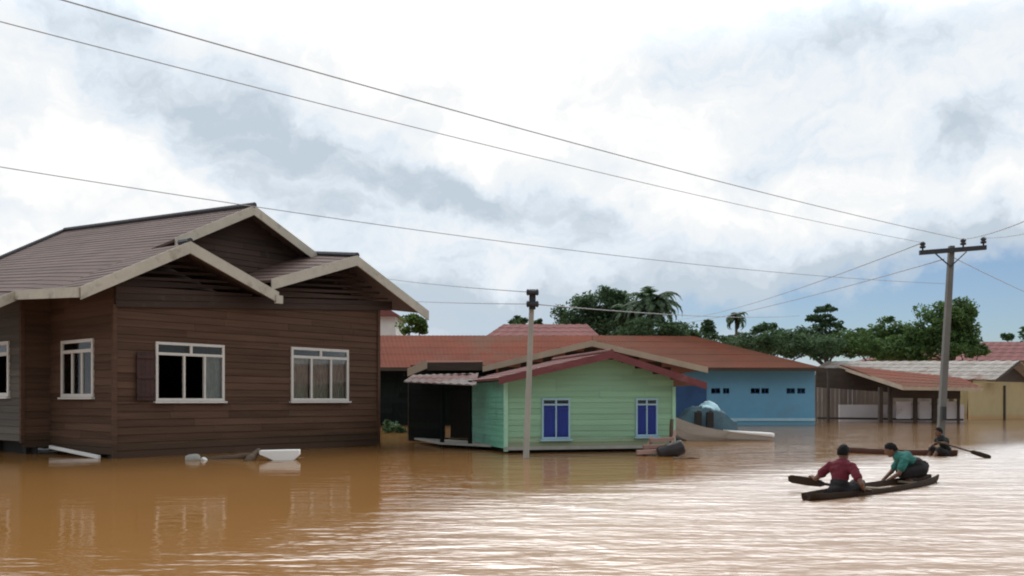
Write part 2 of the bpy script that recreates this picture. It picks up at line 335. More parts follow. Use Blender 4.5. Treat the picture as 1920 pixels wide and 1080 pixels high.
def roof(mb, E0, E1, R1, R0, courses=10, ribs=0, th=.05, lap=.022, amp=.02):
    """roof sheet: eave E0-E1, ridge R0-R1; lapped courses and, for metal, ribs down the slope"""
    E0, E1, R1, R0 = map(V, (E0, E1, R1, R0))
    nrm = (E1-E0).cross(R0-E0); nrm = nrm if nrm.length > 1e-6 else (R1-R0).cross(R0-E0)
    nrm.normalize(); nrm = nrm if nrm.z > 0 else -nrm
    nu = max(1, ribs*4)
    def P(u, v): return (E0*(1-u)+E1*u)*(1-v)+(R0*(1-u)+R1*u)*v
    for c in range(courses):
        v0, v1 = c/courses, (c+1)/courses; jit = random.uniform(-.003, .003)
        i = len(mb.v)
        for v, off in ((v0, lap+jit), (v1, .004)):
            for k in range(nu+1):
                u = k/nu; mb.v.append(tuple(P(u, v)+nrm*(off+(amp*math.cos(2*math.pi*k/4) if ribs else 0))))
        for k in range(nu+1): mb.v.append(tuple(P(k/nu, v0)))
        for k in range(nu):
            mb.f.append((i+k, i+k+1, i+nu+2+k, i+nu+1+k)); mb.f.append((i+2*nu+2+k, i+2*nu+3+k, i+k+1, i+k))
    lo = [p-nrm*th for p in (E0, E1, R1, R0)]; i = len(mb.v)
    mb.v += [tuple(q) for q in lo]+[tuple(p-nrm*.002) for p in (E0, E1, R1, R0)]
    mb.f += [(i+3, i+2, i+1, i), (i, i+1, i+5, i+4), (i+1, i+2, i+6, i+5), (i+2, i+3, i+7, i+6), (i+3, i, i+4, i+7)]
def barge(mb, A, B, n, h=.24, t=.045, end=0):
    A = V(A); B = V(B); k = (B-A).normalized()
    mb.beam(A-k*end+Z*(-h*.35), B+k*end+Z*(-h*.35), V(n)*t, Z*h)

# ================================================================== BROWN HOUSE (nearest, left)
P0 = V((-9.66, 22.04, 0)); A_ = V((.632, .7745, 0)).normalized(); Lv = V((-A_.y, A_.x, 0)); Nf = -Lv; Nl = -A_
def HP(a, o, z): return P0+A_*a+Nf*o+Z*z                   # a along the front, o out of the front wall, z up
def FP(px, py, o):                                          # where the ray of a photo point meets the vertical plane o in front of the front wall
    u = (px-960)/F; Q = P0+Nf*o; t = (u*Q.y-Q.x)/(A_.x-u*A_.y); q = Q+A_*t
    return V((q.x, q.y, EYE+(HOR-py)/F*q.y))
def LP(px, py, a):                                          # same for planes parallel to the left wall
    u = (px-960)/F; Q = P0+A_*a; t = (u*Q.y-Q.x)/(Lv.x-u*Lv.y); q = Q+Lv*t
    return V((q.x, q.y, EYE+(HOR-py)/F*q.y))
def acoord(p): return (V(p)-P0).dot(A_)
house = thing('brown_house', HP(4, -4, 0), 'dark brown wooden house with cream bargeboards and three front gables standing in the flood', 'house')
FL = 8.56
def win_open(p0, p1, plane, o): return plane(p0, 752, o), plane(p1, 752, o)
w1 = (acoord(FP(290, 700, 0)), acoord(FP(419, 700, 0)), 1.40, 2.90)
w2 = (acoord(FP(544, 700, 0)), acoord(FP(652, 700, 0)), 1.40, 2.96)
def lcoord(p): return (V(p)-P0).dot(Lv)
w3 = (lcoord(LP(178, 700, 0)), lcoord(LP(118, 700, 0)), 1.50, 2.97)
mb = MB(); boards(mb, HP(0, 0, 0), A_, Nf, FL, .02, 4.40, holes=[w1, w2], rng=lambda z: (max(0, (z-3.80)/.068), FL))
mb.build('front_wall', M_wood, house)
mb = MB(); boards(mb, HP(0, 0, 0), Lv, Nl, 3.43, .1, 4.35, holes=[w3])
mb.build('side_wall', M_wood, house)
# wing that juts out at the back left
WK, WS = .705, 3.43
Pw = P0+Lv*WS+Nl*WK
wt = lambda px: ((V(LP(px, 700, -WK))-Pw).dot(Lv))
w4 = (wt(20), wt(20)+1.7, 1.52, 3.0)
mb = MB(); boards(mb, Pw, Lv, Nl, 6.0, .36, 4.1, holes=[w4]); mb.build('wing_wall', M_wing, house)
mb = MB(); boards(mb, P0+Lv*WS, Nl, Nf, WK, .2, 4.3); mb.build('wing_return_wall', M_wood, house)
for Pa, Pb in ((P0+Z*-.6+Nl*.02+Nf*.02, P0+Z*3.75+Nl*.02+Nf*.02), (Pw+Z*.3+Nl*.02, Pw+Z*4.1+Nl*.02), (HP(FL, .02, -.6), HP(FL, .02, 4.3))):
    mb = MB(); mb.beam(Pa, Pb, A_*.10, Lv*.10); mb.build('corner_board', M_wood, house)
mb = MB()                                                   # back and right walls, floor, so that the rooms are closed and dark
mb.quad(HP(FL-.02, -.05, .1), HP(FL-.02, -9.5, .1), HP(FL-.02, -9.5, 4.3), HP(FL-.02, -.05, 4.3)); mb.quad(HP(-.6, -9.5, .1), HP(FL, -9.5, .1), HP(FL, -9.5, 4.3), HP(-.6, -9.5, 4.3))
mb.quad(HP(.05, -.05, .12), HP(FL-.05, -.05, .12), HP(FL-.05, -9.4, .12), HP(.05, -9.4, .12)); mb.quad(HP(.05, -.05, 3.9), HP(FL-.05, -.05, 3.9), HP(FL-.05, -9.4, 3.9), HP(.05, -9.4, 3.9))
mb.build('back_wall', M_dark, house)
mb = MB()                                                   # beams and stumps under the floor
mb.beam(HP(0, -.25, -.02), HP(FL, -.25, -.02), Nf*.16, Z*.2)
mb.build('floor_beam', M_dark, house); mb = MB()
for k in range(5): mb = MB(); mb.beam(HP(.2+k*2.0, -.3, -1.5), HP(.2+k*2.0, -.3, .1), A_*.2, Nf*.2); mb.build('stump', M_dark, house)
for k in range(4): mb = MB(); mb.beam(P0+Lv*(WS+.4+k*1.8)+Nl*(WK-.3)+Z*-1.5, P0+Lv*(WS+.4+k*1.8)+Nl*(WK-.3)+Z*.4, A_*.2, Nf*.2); mb.build('stump', M_dark, house)
q = MB(); q.beam(P0+Lv*WS+Nl*(WK-.35)+Z*-.1, P0+Lv*(WS+6)+Nl*(WK-.35)+Z*-.1, Nl*.04, Z*1.0); q.build('wing_shade_sheet', M_dark, house)  # dark sheet added to give the gap under the wing its shade
q = MB(); q.beam(P0-Nl*.25+Z*-.2, P0+Lv*WS-Nl*.25+Z*-.2, Nl*.04, Z*.8); q.build('side_shade_sheet', M_dark, house)  # added dark sheet, so the gap below this wall reads as shadow
# roof key points
g1a = FP(355, 456, .7); g1l = FP(150, 541, .7); g1r = FP(521, 551, .7)
g2a = FP(668, 482, .7); g2l = FP(508, 526, .7); g2r = FP(802, 586, .7)
ma = FP(475, 388, -1.2); mr_ = FP(603, 485, -1.2)
mslope = (ma.z-g1l.z)/(acoord(ma)-acoord(g1l))
mlf = HP(acoord(g1l), -1.2, g1l.z+.02)
R_ = W(122, 434, 31.2); Ee = LP(30, 547, acoord(g1l)); Ce = LP(-140, 546, acoord(g1l))
jj = mlf.lerp(ma, (acoord(g1a)-acoord(mlf))/(acoord(ma)-acoord(mlf)))
mre = ma+(mr_-ma)*1.9; Rre = R_+(mre-ma)
rf = MB()
roof(rf, mlf, Ee, R_.lerp(ma, .42) if False else ma.lerp(R_, .30), ma, 24, lap=.014)
roof(rf, Ee, Ce, R_, ma.lerp(R_, .30), 24, lap=.014)
roof(rf, g1l, mlf, jj, g1a, 12, lap=.014)
g1rb = HP(acoord(g1r), -1.6, g1r.z+.1); roof(rf, g1r, g1rb, HP(acoord(g1a)+.05, -1.6, g1a.z+.02), g1a, 8)
g2b = FP(596, 479, -1.2); g2lb = HP(acoord(g2l), -1.6, g2l.z+.1); g2b2 = g2a+(g2b-g2a)*1.5
roof(rf, g2l, g2lb, g2b2, g2a, 8); roof(rf, g2r, g2r+(g2b2-g2a), g2b2, g2a, 8)
roof(rf, mre, Rre, R_, ma, 14); roof(rf, Ce, Rre, R_, R_, 12)
wl = Ee+(Ee-R_.lerp(ma, .7)).normalized()*0
sl_d = (mlf-ma).normalized(); w_e0 = Ee+sl_d*1.35+Z*-.02; w_e1 = Ce+sl_d*1.35
roof(rf, w_e0, w_e1, Ce+Z*-.02, Ee+Z*-.02, 3)
ro = rf.build('roof', M_roofb, house)
rc = MB()
for a, b in ((ma-(R_-ma).normalized()*.06, R_), (g1a+Nf*.05, g1a.lerp(jj, .22)), (g2a+Nf*.05, g2b2)): rc.tube([a+Z*.05, b+Z*.05], .085, 8)
rc.tube([R_+Z*.04, Ce+Z*.04], .07, 8)
rc.build('ridge_cap', M_ridge, ro)
def bb(A, B, n=Nf, h=.26, name='bargeboard', m=M_barge, o=.03):
    q = MB(); barge(q, V(A)+V(n)*o, V(B)+V(n)*o, n, h); return q.build(name, m, house)
bb(g1l, g1a+A_*.0+Z*.0, h=.30); bb(g1a, g1r, h=.30, o=.034); bb(g2l, g2a, h=.30); bb(g2a, g2r, h=.30, o=.034); bb(ma.lerp(mlf, .42), ma, h=.28); bb(ma, mr_, h=.28, o=.034)
nE = (Ee-g1l); nE.z = 0; nE = V((nE.y, -nE.x, 0)).normalized(); nE = nE if nE.dot(Nl) > 0 else -nE
bb(g1l, Ee, nE, .24, 'fascia'); bb(w_e0, Ee, Nf, .26); bb(w_e0, w_e1, nE, .2, 'fascia')
q = MB(); q.beam(g1r+Z*-.16+Nf*.05+A_*-.12, g1r+Z*-.16+Nf*.05+A_*.10, Nf*.1, Z*.22); q.build('bargeboard', M_barge, house)
# gable panels
def interp(p, q, a): return p.z+(q.z-p.z)*(a-acoord(p))/(acoord(q)-acoord(p))
def ztop(a):
    l1 = interp(g1l, g1a, a) if a < acoord(g1a) else interp(g1a, g1r, a)
    l2 = interp(g2l, g2a, a) if a < acoord(g2a) else interp(g2a, g2r, a)
    return (l1 if a < acoord(g2l)+.1 else max(l2, l1 if a < acoord(g1r) else -9))-.14
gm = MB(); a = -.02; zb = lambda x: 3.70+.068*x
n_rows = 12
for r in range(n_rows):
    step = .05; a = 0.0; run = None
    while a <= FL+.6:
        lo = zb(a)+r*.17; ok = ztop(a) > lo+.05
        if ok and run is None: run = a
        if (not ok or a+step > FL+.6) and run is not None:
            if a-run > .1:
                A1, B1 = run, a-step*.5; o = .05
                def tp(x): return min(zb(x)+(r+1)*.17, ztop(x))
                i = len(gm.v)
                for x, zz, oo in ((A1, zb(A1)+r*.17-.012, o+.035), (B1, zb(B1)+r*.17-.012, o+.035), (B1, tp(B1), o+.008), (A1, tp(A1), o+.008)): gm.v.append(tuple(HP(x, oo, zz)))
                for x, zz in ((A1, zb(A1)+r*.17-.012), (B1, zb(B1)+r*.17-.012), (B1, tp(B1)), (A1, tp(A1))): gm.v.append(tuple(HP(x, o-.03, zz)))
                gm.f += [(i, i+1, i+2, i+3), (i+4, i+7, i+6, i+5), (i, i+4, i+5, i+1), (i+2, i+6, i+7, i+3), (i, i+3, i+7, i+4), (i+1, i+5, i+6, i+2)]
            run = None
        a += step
gm.build('shaded_gable_panel', M_gable, house)
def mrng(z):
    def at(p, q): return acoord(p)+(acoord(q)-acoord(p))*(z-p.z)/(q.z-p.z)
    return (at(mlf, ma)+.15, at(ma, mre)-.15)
gm = MB(); boards(gm, HP(0, -1.75, 0), A_, Nf, 1, 4.4, ma.z-.2, .17, rng=mrng); gm.build('shaded_gable_panel', M_gable, house)

def window(parent, O, d, n, Wd, Ht, cols=(.333, .667), transom=.24, mids=(.5,), m=M_white, panes=(), curtains=(), fw=.075, name='window', glasscols=None, paint=None, sill=True):
    """O = lower left corner on the wall, d along, n out"""
    f = MB(); O = V(O)+V(n)*.03; d = V(d); n = V(n)
    def hb(z, a0=0, a1=Wd, h=fw): f.beam(O+d*a0+Z*z, O+d*a1+Z*z, n*.07, Z*h)
    def vb(a, z0, z1, wd=fw): f.beam(O+d*a+Z*z0, O+d*a+Z*z1, d*wd, n*.066)
    hb(fw/2); hb(Ht-fw/2)
    tz = Ht-transom
    vb(fw/2, fw, Ht-fw); vb(Wd-fw/2, fw, Ht-fw)
    hb(tz, fw, Wd-fw)
    for c in mids: vb(Wd*c, tz+fw/2, Ht-fw)
    for c in cols: vb(Wd*c, fw, tz-fw/2, fw*.8)
    if sill: f.beam(O+d*-.05+Z*-.03+n*.02, O+d*(Wd+.05)+Z*-.03+n*.02, n*.14, Z*.05)
    fo = f.build(name, m, parent, bevel=.006)
    ed = [0, *cols, 1]
    for k in panes:
        g = MB(); a0, a1 = ed[k]*Wd+.03, ed[k+1]*Wd-.03; g.beam(O+d*a0+Z*(tz/2)-n*.005, O+d*a1+Z*(tz/2)-n*.005, Z*(tz-.08), n*.006); g.build('pane', M_glass, fo)
    g = MB(); g.beam(O+d*.04+Z*(tz+transom/2)-n*.005, O+d*(Wd-.04)+Z*(tz+transom/2)-n*.005, Z*(transom-.06), n*.006); g.build('transom_pane', M_glass, fo)
    for k, cmat in curtains:
        g = MB(); a0, a1 = ed[k]*Wd+.02, ed[k+1]*Wd-.02; S = 14; i = len(g.v)
        for j in range(S+1):
            p = O+d*(a0+(a1-a0)*j/S)-n*(.10+.02*math.sin(j*1.9+k)); g.v += [tuple(p+Z*.03), tuple(p+Z*(tz+.0))]
        g.f += [(i+2*j, i+2*j+2, i+2*j+3, i+2*j+1) for j in range(S)]
        g.build('curtain', cmat, fo)
    return fo
window(house, HP(w1[0], 0, w1[2]), A_, Nf, w1[1]-w1[0], w1[3]-w1[2], cols=(.40, .70), transom=.30, panes=(2,), curtains=((2, M_curtain2),), fw=.07)
window(house, HP(w2[0], 0, w2[2]), A_, Nf, w2[1]-w2[0], w2[3]-w2[2], cols=(.34, .68), transom=.28, panes=(0, 1, 2), curtains=((0, M_curtain), (1, M_curtain), (2, M_curtain)), fw=.08)
window(house, P0+Lv*w3[1]+Z*w3[2], -Lv, Nl, w3[1]-w3[0], w3[3]-w3[2], cols=(.36, .66), transom=.30, mids=(), panes=(0, 1, 2), curtains=((0, M_curtain), (1, M_curtain), (2, M_curtain)), fw=.085)
window(house, Pw+Lv*w4[1]+Z*w4[2], -Lv, Nl, w4[1]-w4[0], w4[3]-w4[2], cols=(.5,), transom=.34, mids=(), fw=.10)
s = MB(); sw = acoord(FP(255, 700, .06)), acoord(FP(288, 700, .06))
for k in range(4): s.beam(HP(sw[0]+(k+.5)*(sw[1]-sw[0])/4, .085, 1.42), HP(sw[0]+(k+.5)*(sw[1]-sw[0])/4, .085, 2.62), A_*((sw[1]-sw[0])/4-.004), Nf*.03)
for z in (1.55, 2.0, 2.5): s.beam(HP(sw[0], .115, z), HP(sw[1], .115, z), Nf*.025, Z*.08)
s.build('shutter', M_shut, house)

# ================================================================== GREEN HOUSE (middle)
gd = V((math.cos(math.radians(15)), math.sin(math.radians(15)), 0)); gs = V((-gd.y, gd.x, 0)); gn = -gs
GO = V((-.171, 24.3, 0)); GW, GD = 4.88, 4.16
def GP(a, s_, z): return GO+gd*a+gs*s_+Z*z
def GF(px, py, s_=0):
    u = (px-960)/F; Q = GO+gs*s_; t = (u*Q.y-Q.x)/(gd.x-u*gd.y); q = Q+gd*t
    return V((q.x, q.y, EYE+(HOR-py)/F*q.y))
def ga(p): return (V(p)-GO).dot(gd)
gh = thing('green_house', GP(2.4, 2, 0), 'small pale green wooden house with blue shuttered windows and red gable roof', 'house')
ap = GF(1146, 661, -.55); el_ = GF(935, 709, -.55); er = GF(1324, 719, -.55)
zf = .14
gw = []
for x0, x1, y0, y1 in ((1015, 1068, 747, 823), (1191, 1232, 747, 818)):
    gw.append((ga(GF(x0, 780)), ga(GF(x1, 780)), GF((x0+x1)/2, y1).z, GF((x0+x1)/2, y0).z))
def grng(z):
    def at(p, q): return ga(p)+(ga(q)-ga(p))*(z-p.z)/(q.z-p.z)
    t0, t1 = 0, GW
    if z > el_.z-.1: t0 = max(0, at(el_, ap)+.2)
    if z > er.z-.1: t1 = min(GW, at(er, ap)-.2)
    return (t0, t1)
mb = MB(); boards(mb, GP(0, 0, 0), gd, gn, GW, zf, ap.z-.16, .155, .025, holes=gw, rng=grng); mb.build('front_wall', M_green, gh)
mb = MB(); boards(mb, GP(0, 0, 0), gs, -gd, GD, zf, 1.95, .155, .025); mb.build('side_wall', M_greenside, gh)
mb = MB(); boards(mb, GP(GW, 0, 0), gs, gd, GD, zf, 1.85, .155, .025); mb.build('side_wall', M_green, gh)
for aa, zz in ((0, 1.90), (GW, 1.80)): mb = MB(); mb.beam(GP(aa, -.02, .05), GP(aa, -.02, zz), gd*.1, gs*.09); mb.build('corner_board', M_cornpost, gh)
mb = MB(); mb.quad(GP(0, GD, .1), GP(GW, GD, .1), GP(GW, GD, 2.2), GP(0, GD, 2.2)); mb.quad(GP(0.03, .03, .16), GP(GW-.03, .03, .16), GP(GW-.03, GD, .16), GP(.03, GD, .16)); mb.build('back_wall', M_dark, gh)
mb = MB(); mb.beam(GP(.05, .22, .0), GP(GW-.05, .22, .0), gs*.14, Z*.2); mb.build('floor_beam', M_dark, gh)
mb = MB(); mb.beam(GP(.2, .3, 0), GP(.2, GD, 0), gd*.14, Z*.2); mb.build('floor_beam', M_dark, gh)
for k in range(4): mb = MB(); mb.beam(GP(.3+k*1.4, .4, -1.4), GP(.3+k*1.4, .4, .1), gd*.16, gs*.16); mb.build('stump', M_dark, gh)
mb = MB(); mb.beam(GP(-.05, -.05, zf-.01), GP(GW+.05, -.05, zf-.01), gs*.06, Z*.09); mb.build('sill_beam', M_conc, gh)
rf = MB(); bk = gs*(GD+1.0)
roof(rf, el_, el_+bk, ap+bk, ap, 7, 0, lap=.02); roof(rf, er, er+bk, ap+bk, ap, 7, lap=.02)
gro = rf.build('roof', M_redroof, gh); q = MB(); q.tube([ap+Z*.04+gn*.04, ap+bk+Z*.04], .06, 8); q.build('ridge_cap', M_redroof, gro)
for p, r_ in ((el_, 0), (er, .004)):
    q = MB(); barge(q, p+gn*(.03+r_), ap+gn*(.03+r_), gn, .19, .04); q.build('bargeboard', M_redbarge, gh)
for h in gw:
    Wd, Ht = h[1]-h[0], h[3]-h[2]
    fo = window(gh, GP(h[0], 0, h[2]), gd, gn, Wd, Ht, cols=(.5,), transom=.17, mids=(.5,), m=M_lblue, fw=.05, sill=True)
    for k in (0, 1):
        s = MB(); a0 = h[0]+.05+k*(Wd/2-.03); wv = Wd/2-.07
        for j in range(4): s.beam(GP(a0+(j+.5)*wv/4, -.015, h[2]+.05), GP(a0+(j+.5)*wv/4, -.015, h[3]-.19), gd*(wv/4-.004), gs*.025)
        for z in (.12, Ht-.30): s.beam(GP(a0, -.036, h[2]+z), GP(a0+wv, -.036, h[2]+z), gs*.02, Z*.05)
        s.build('shutter', M_blue, fo)
# porch on its left: posts, dark back wall, awning, deck edge
pb = W(767, 752, 31.0); pe = GP(-.02, GD, 0); pd = V((pe.x-pb.x, pe.y-pb.y, 0)); pl = pd.length; pd.normalize(); pn = V((pd.y, -pd.x, 0)); pn = pn if pn.y < 0 else -pn
pb.z = 0
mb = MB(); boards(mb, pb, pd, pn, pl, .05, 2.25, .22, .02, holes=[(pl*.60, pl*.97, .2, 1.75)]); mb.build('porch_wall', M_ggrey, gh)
mb = MB(); mb.beam(pb+pd*pl*.78-pn*.3+Z*.2, pb+pd*pl*.78-pn*.3+Z*1.9, pd*(pl*.42), pn*.02); mb.build('porch_door', M_dark, gh)
f0 = W(824, 752, 27.2); f0.z = .16; f1 = GP(-.05, 1.4, .16)
mb = MB(); mb.prism([f0, f1, pe+Z*.16, pb+pd*.3+Z*.16], Z*-.06); mb.build('porch_floor', M_conc, gh)
for p in (f0+pn*-.1, f0.lerp(f1, .55)+pn*-.1): mb = MB(); mb.beam(V((p.x, p.y, -1.2)), V((p.x, p.y, 2.0)), pd*.09, pn*.09); mb.build('porch_post', M_ggrey, gh)
mb = MB(); roof(mb, W(757, 716, 27.6), W(893, 722, 25.6), W(897, 700, 28.6), W(775, 703, 31.0), 2, 9, .02, .01, .015); mb.build('porch_awning', M_awn, gh)

# ================================================================== GABLED HOUSE BEHIND THE GREEN ONE (beige barges, dark gable)
YG = 34.0
bh_ = thing('brown_gabled_house', (3, 38, 0), 'low house with beige bargeboards and dark shaded gable just behind the green house', 'house')
ga_, gl_, gr_ = W(1110, 640, YG), W(905, 688, YG), W(1327, 690, YG)
mb = MB()
def frng(z):
    t0 = gl_.x+(ga_.x-gl_.x)*max(0, (z-gl_.z+.12)/(ga_.z-gl_.z))+.4; t1 = min((1258-960)/F*(YG+.7), gr_.x+(ga_.x-gr_.x)*max(0, (z-gr_.z+.12)/(ga_.z-gr_.z))-.4)
    return (t0, t1)
boards(mb, (0, YG+.7, 0), V((1, 0, 0)), V((0, -1, 0)), 1, .1, ga_.z-.2, .2, .02, rng=frng); mb.build('gable_wall', M_dwood, bh_)
rf = MB(); bk = V((0, 9, 0)); roof(rf, gl_, gl_+bk, ga_+bk, ga_, 6); roof(rf, gr_, gr_+bk, ga_+bk, ga_, 6)
ll = W(762, 694, YG+1); roof(rf, W(800, 690, YG+.3), W(905, 688, YG+.3), W(905, 676, YG+1.8), W(800, 676, YG+1.8), 3)
rf.build('roof', M_brick2, bh_)
for p, r_ in ((gl_, 0), (gr_, .004)):
    q = MB(); barge(q, p+V((0, -.03-r_, 0)), ga_+V((0, -.03-r_, 0)), (0, -1, 0), .22, .05); q.build('bargeboard', M_gbarge, bh_)
q = MB(); barge(q, W(764, 693, YG+.2), W(801, 678, YG+.2), (0, -1, 0), .30, .05); q.build('bargeboard', M_gbarge, bh_)
q = MB(); q.beam(W(800, 687, YG+.25), W(905, 687, YG+.25), (0, .06, 0), Z*.30); q.build('fascia', M_dwood, bh_)
mb = MB(); mb.beam(W(770, 740, YG+1.5), W(930, 740, YG+1.5), (0, .05, 0), Z*2.3); mb.build('side_wall', M_ggrey, bh_)  # painted with the dark shade colour of the porch boards
for px in (768, 1254): p = W(px, 752, YG+.6); mb = MB(); mb.beam((p.x, p.y, -1), (p.x, p.y, 2.6), V((.12, 0, 0)), V((0, .12, 0))); mb.build('corner_post', M_dwood, bh_)

# ================================================================== LONG ROW BUILDING with orange roof and blue end
YB = 53.0
rb = thing('long_row_building', (3, 56, 0), 'long low building with rusty orange roof and sky blue plastered right end', 'building')
xl, xr = (690-960)/F*YB, (1527-960)/F*YB
zev = EYE+(HOR-690)/F*(YB-1); ztp = EYE+(HOR-629)/F*(YB+4)
e0, e1 = V(((660-960)/F*(YB-1), YB-1, zev)), V(((1545-960)/F*(YB-1), YB-1, zev-.02))
r0, r1 = V(((640-960)/F*(YB+4), YB+4, ztp)), V(((1300-960)/F*(YB+4), YB+4, ztp-.05))
mid = (1110-960)/F
m0, m1 = V((mid*(YB-1), YB-1, zev)), V((mid*(YB+4), YB+4, ztp))
rf = MB(); roof(rf, e0, m0, m1, r0, 5, 60, lap=.012, amp=.012); rf.build('roof', M_brick, rb)
rf = MB(); roof(rf, m0+V((.02, 0, 0)), e1, r1, m1+V((.02, 0, 0)), 5, 50, lap=.012, amp=.012); rf.build('roof', M_brick2, rb)
rf = MB(); hb_ = V((e1.x, YB+9, zev)); roof(rf, e1, hb_, r1, r1, 6); roof(rf, V((e0.x, YB+9, zev)), hb_, r1, r0, 5); rf.build('rear_roof', M_brick2, rb)
xs = (1265-960)/F*YB
vents = []
for a, b in ((1333, 1350), (1355, 1367), (1407, 1424), (1427, 1441), (1474, 1490), (1494, 1509)):
    vents.append(((a-960)/F*YB, (b-960)/F*YB, EYE+(HOR-738)/F*YB, EYE+(HOR-728)/F*YB))
mb = MB()
zt = zev-.05
cuts = [xs]+[q for v in vents for q in v[:2]]+[xr]
for k in range(len(cuts)-1):
    a, b = cuts[k], cuts[k+1]; hole = k % 2 == 1
    if hole: mb.box(((a+b)/2, YB, (vents[0][2]-1)/2), (b-a, .16, vents[0][2]+1)); mb.box(((a+b)/2, YB, (zt+vents[0][3])/2), (b-a, .16, zt-vents[0][3]))
    else: mb.box(((a+b)/2, YB, (zt-1)/2), (b-a, .16, zt+1))
mb.build('blue_wall', M_bwall, rb)
for v in vents:
    q = MB(); q.beam(V((v[0]+.03, YB-.05, v[2]+.02)), V((v[1]-.03, YB-.05, v[2]+.02)), (0, .1, 0), Z*.03); q.beam(V(((v[0]+v[1])/2, YB-.02, v[2])), V(((v[0]+v[1])/2, YB-.02, v[3])), (0, .05, 0), V((.04, 0, 0))); q.build('vent', M_bdark, rb)
mb = MB(); mb.box(((1295-960)/F*YB, YB-.14, 1.1), ((1325-1268)/F*YB, .06, 2.4)); mb.build('door', M_bdark, rb)
mb = MB(); boards(mb, (xl, YB, 0), V((1, 0, 0)), V((0, -1, 0)), xs-xl, -.2, zt, .3, .03); mb.build('eave_shade_wall', M_ggrey, rb)  # near-black wall standing in for the shadowed interior below the eave
mb = MB(); mb.box((xr-.08, YB+4.6, 1.2), (.16, 9, 4)); mb.box(((xl+xr)/2, YB+9, 1.2), (xr-xl, .16, 4)); mb.build('rear_wall', M_bwall, rb)
q = MB(); q.beam(e0+V((0, -.05, -.06)), e1+V((0, -.05, -.06)), (0, .06, 0), Z*.2); q.build('fascia', M_dwood, rb)
q = MB(); q.beam(V((xs, YB-.11, .32)), V((xr, YB-.11, .32)), (0, .06, 0), Z*.16); q.build('skirting_band', M_lblue, rb)

# ================================================================== LEAN-TO with brown roof (right)
YC = 60.0
lt = thing('open_lean_to', (24, 62, 0), 'open lean-to with brown orange roof on dark posts to the right of the blue wall', 'shelter')
rf = MB(); roof(rf, W(1692, 725, 56), W(1842, 727, 57), W(1800, 708, 62), W(1574, 684, 64), 5, 12, lap=.02, amp=.02); lo_r = rf.build('roof', M_brick2, lt)
q = MB(); q.beam(W(1575, 689, 64), W(1692, 727, 55.95), (0, .05, 0), Z*.28); q.build('bargeboard', M_gbarge, lt)
q = MB(); q.beam(W(1692, 728, 55.95), W(1843, 730, 56.95), (0, .05, 0), Z*.22); q.build('fascia', M_gbarge, lt)
mb = MB(); boards(mb, W(1537, 752, 65), V((1, 0, 0)), V((0, -1, 0)), 1, 0, 0, .3)
x0 = (1521-960)/F*65
for k in range(32):
    xa = x0+k*.31; mb.beam((xa, 65+random.uniform(-.02, .02), -.6), (xa, 65, 3.3-.03*k), V((.295, 0, 0)), V((0, .03, 0)))
mb.build('back_wall', M_pwall, lt)
mb = MB(); mb.box(((1690-960)/F*62, 62, .55), ((1806-1572)/F*62, .12, 1.2)); mb.build('low_wall', M_lowwall, lt)
mb = MB(); mb.beam(W(1533, 784, 61), W(1806, 787, 61), (0, .1, 0), Z*.14); mb.build('floor_edge', M_dwood, lt)
for px, wd in ((1553, .14), (1651, .24), (1669, .24), (1716, .22), (1752, .26), (1797, .14)):
    p = W(px, 752, 58.5); mb = MB(); mb.beam((p.x, p.y, -1.2), (p.x, p.y, 2.3 if px > 1600 else 3.4), V((wd, 0, 0)), V((0, wd, 0))); mb.build('post', M_dwood, lt)
mb = MB(); mb.prism([W(1530, 690, 63.2), W(1577, 690, 63.2), W(1668, 719, 63.2), W(1690, 730, 63.2), W(1690, 737, 63.2), W(1530, 726, 63.2)], (0, .06, 0)); mb.build('shaded_gable_panel', M_dwood, lt)  # dark panel standing in for the shaded underside of the roof
for xa, xb in ((1681, 1708), (1724, 1744), (1761, 1793)): mb = MB(); mb.beam(W(xa, 769, 58.6), W(xb, 769, 58.6), (0, .06, 0), Z*1.12); mb.build('wall_panel', M_lowwall, lt)
mb = MB(); p0 = W(1672, 738, 58.3); p1 = W(1800, 740, 58.3); mb.beam(p0, p1, (0, .1, 0), Z*.55); mb.build('eave_dark_strip', M_dwood, lt)  # dark strip below the eave, across the posts

# ================================================================== YELLOW HOUSE with tin roof (far right)
yh = thing('yellow_house', (40, 73, 0), 'ochre yellow house with patchy pale corrugated tin roof at the right edge', 'house')
yg = V((.8, .6, 0)); yr = V((-.6, .8, 0)); yn = -yr
YE = V((36.3, 68, 3.0)); ya = YE+yg*3.84+Z*1.53; yE2 = YE+yg*7.7
bk = yr*17+Z*.55
rf = MB(); roof(rf, YE, YE+bk, ya+bk, ya, 5, 20, lap=.03, amp=.03); roof(rf, yE2, yE2+bk, ya+bk, ya, 5, 10, lap=.03, amp=.03); rf.build('roof', M_tin, yh)
mb = MB(); c0 = YE+yr*.8; c0.z = 0
mb.prism([c0+yg*-2.3+Z*-.6, c0+yg*7.4+Z*-.6, c0+yg*7.4+Z*2.9, c0+yg*-2.3+Z*2.72], yr*.14); mb.build('wall', M_yel, yh)
mb = MB(); mb.prism([c0+yg*.2+Z*2.9+yn*.02, c0+yg*7.4+Z*2.9+yn*.02, c0+yg*3.84+Z*4.3+yn*.02], yr*.06); mb.build('shaded_gable_panel', M_dwood, yh)  # dark triangle standing in for the shade under the gable roof
mb = MB(); mb.beam(c0+yg*3.0+Z*-.5+yn*.06, c0+yg*3.0+Z*2.6+yn*.06, yg*.2, yn*.1); mb.build('wall_post', M_dwood, yh)
q = MB(); barge(q, YE+yn*.03, ya+yn*.03, yn, .2, .05); q.build('bargeboard', M_dwood, yh)
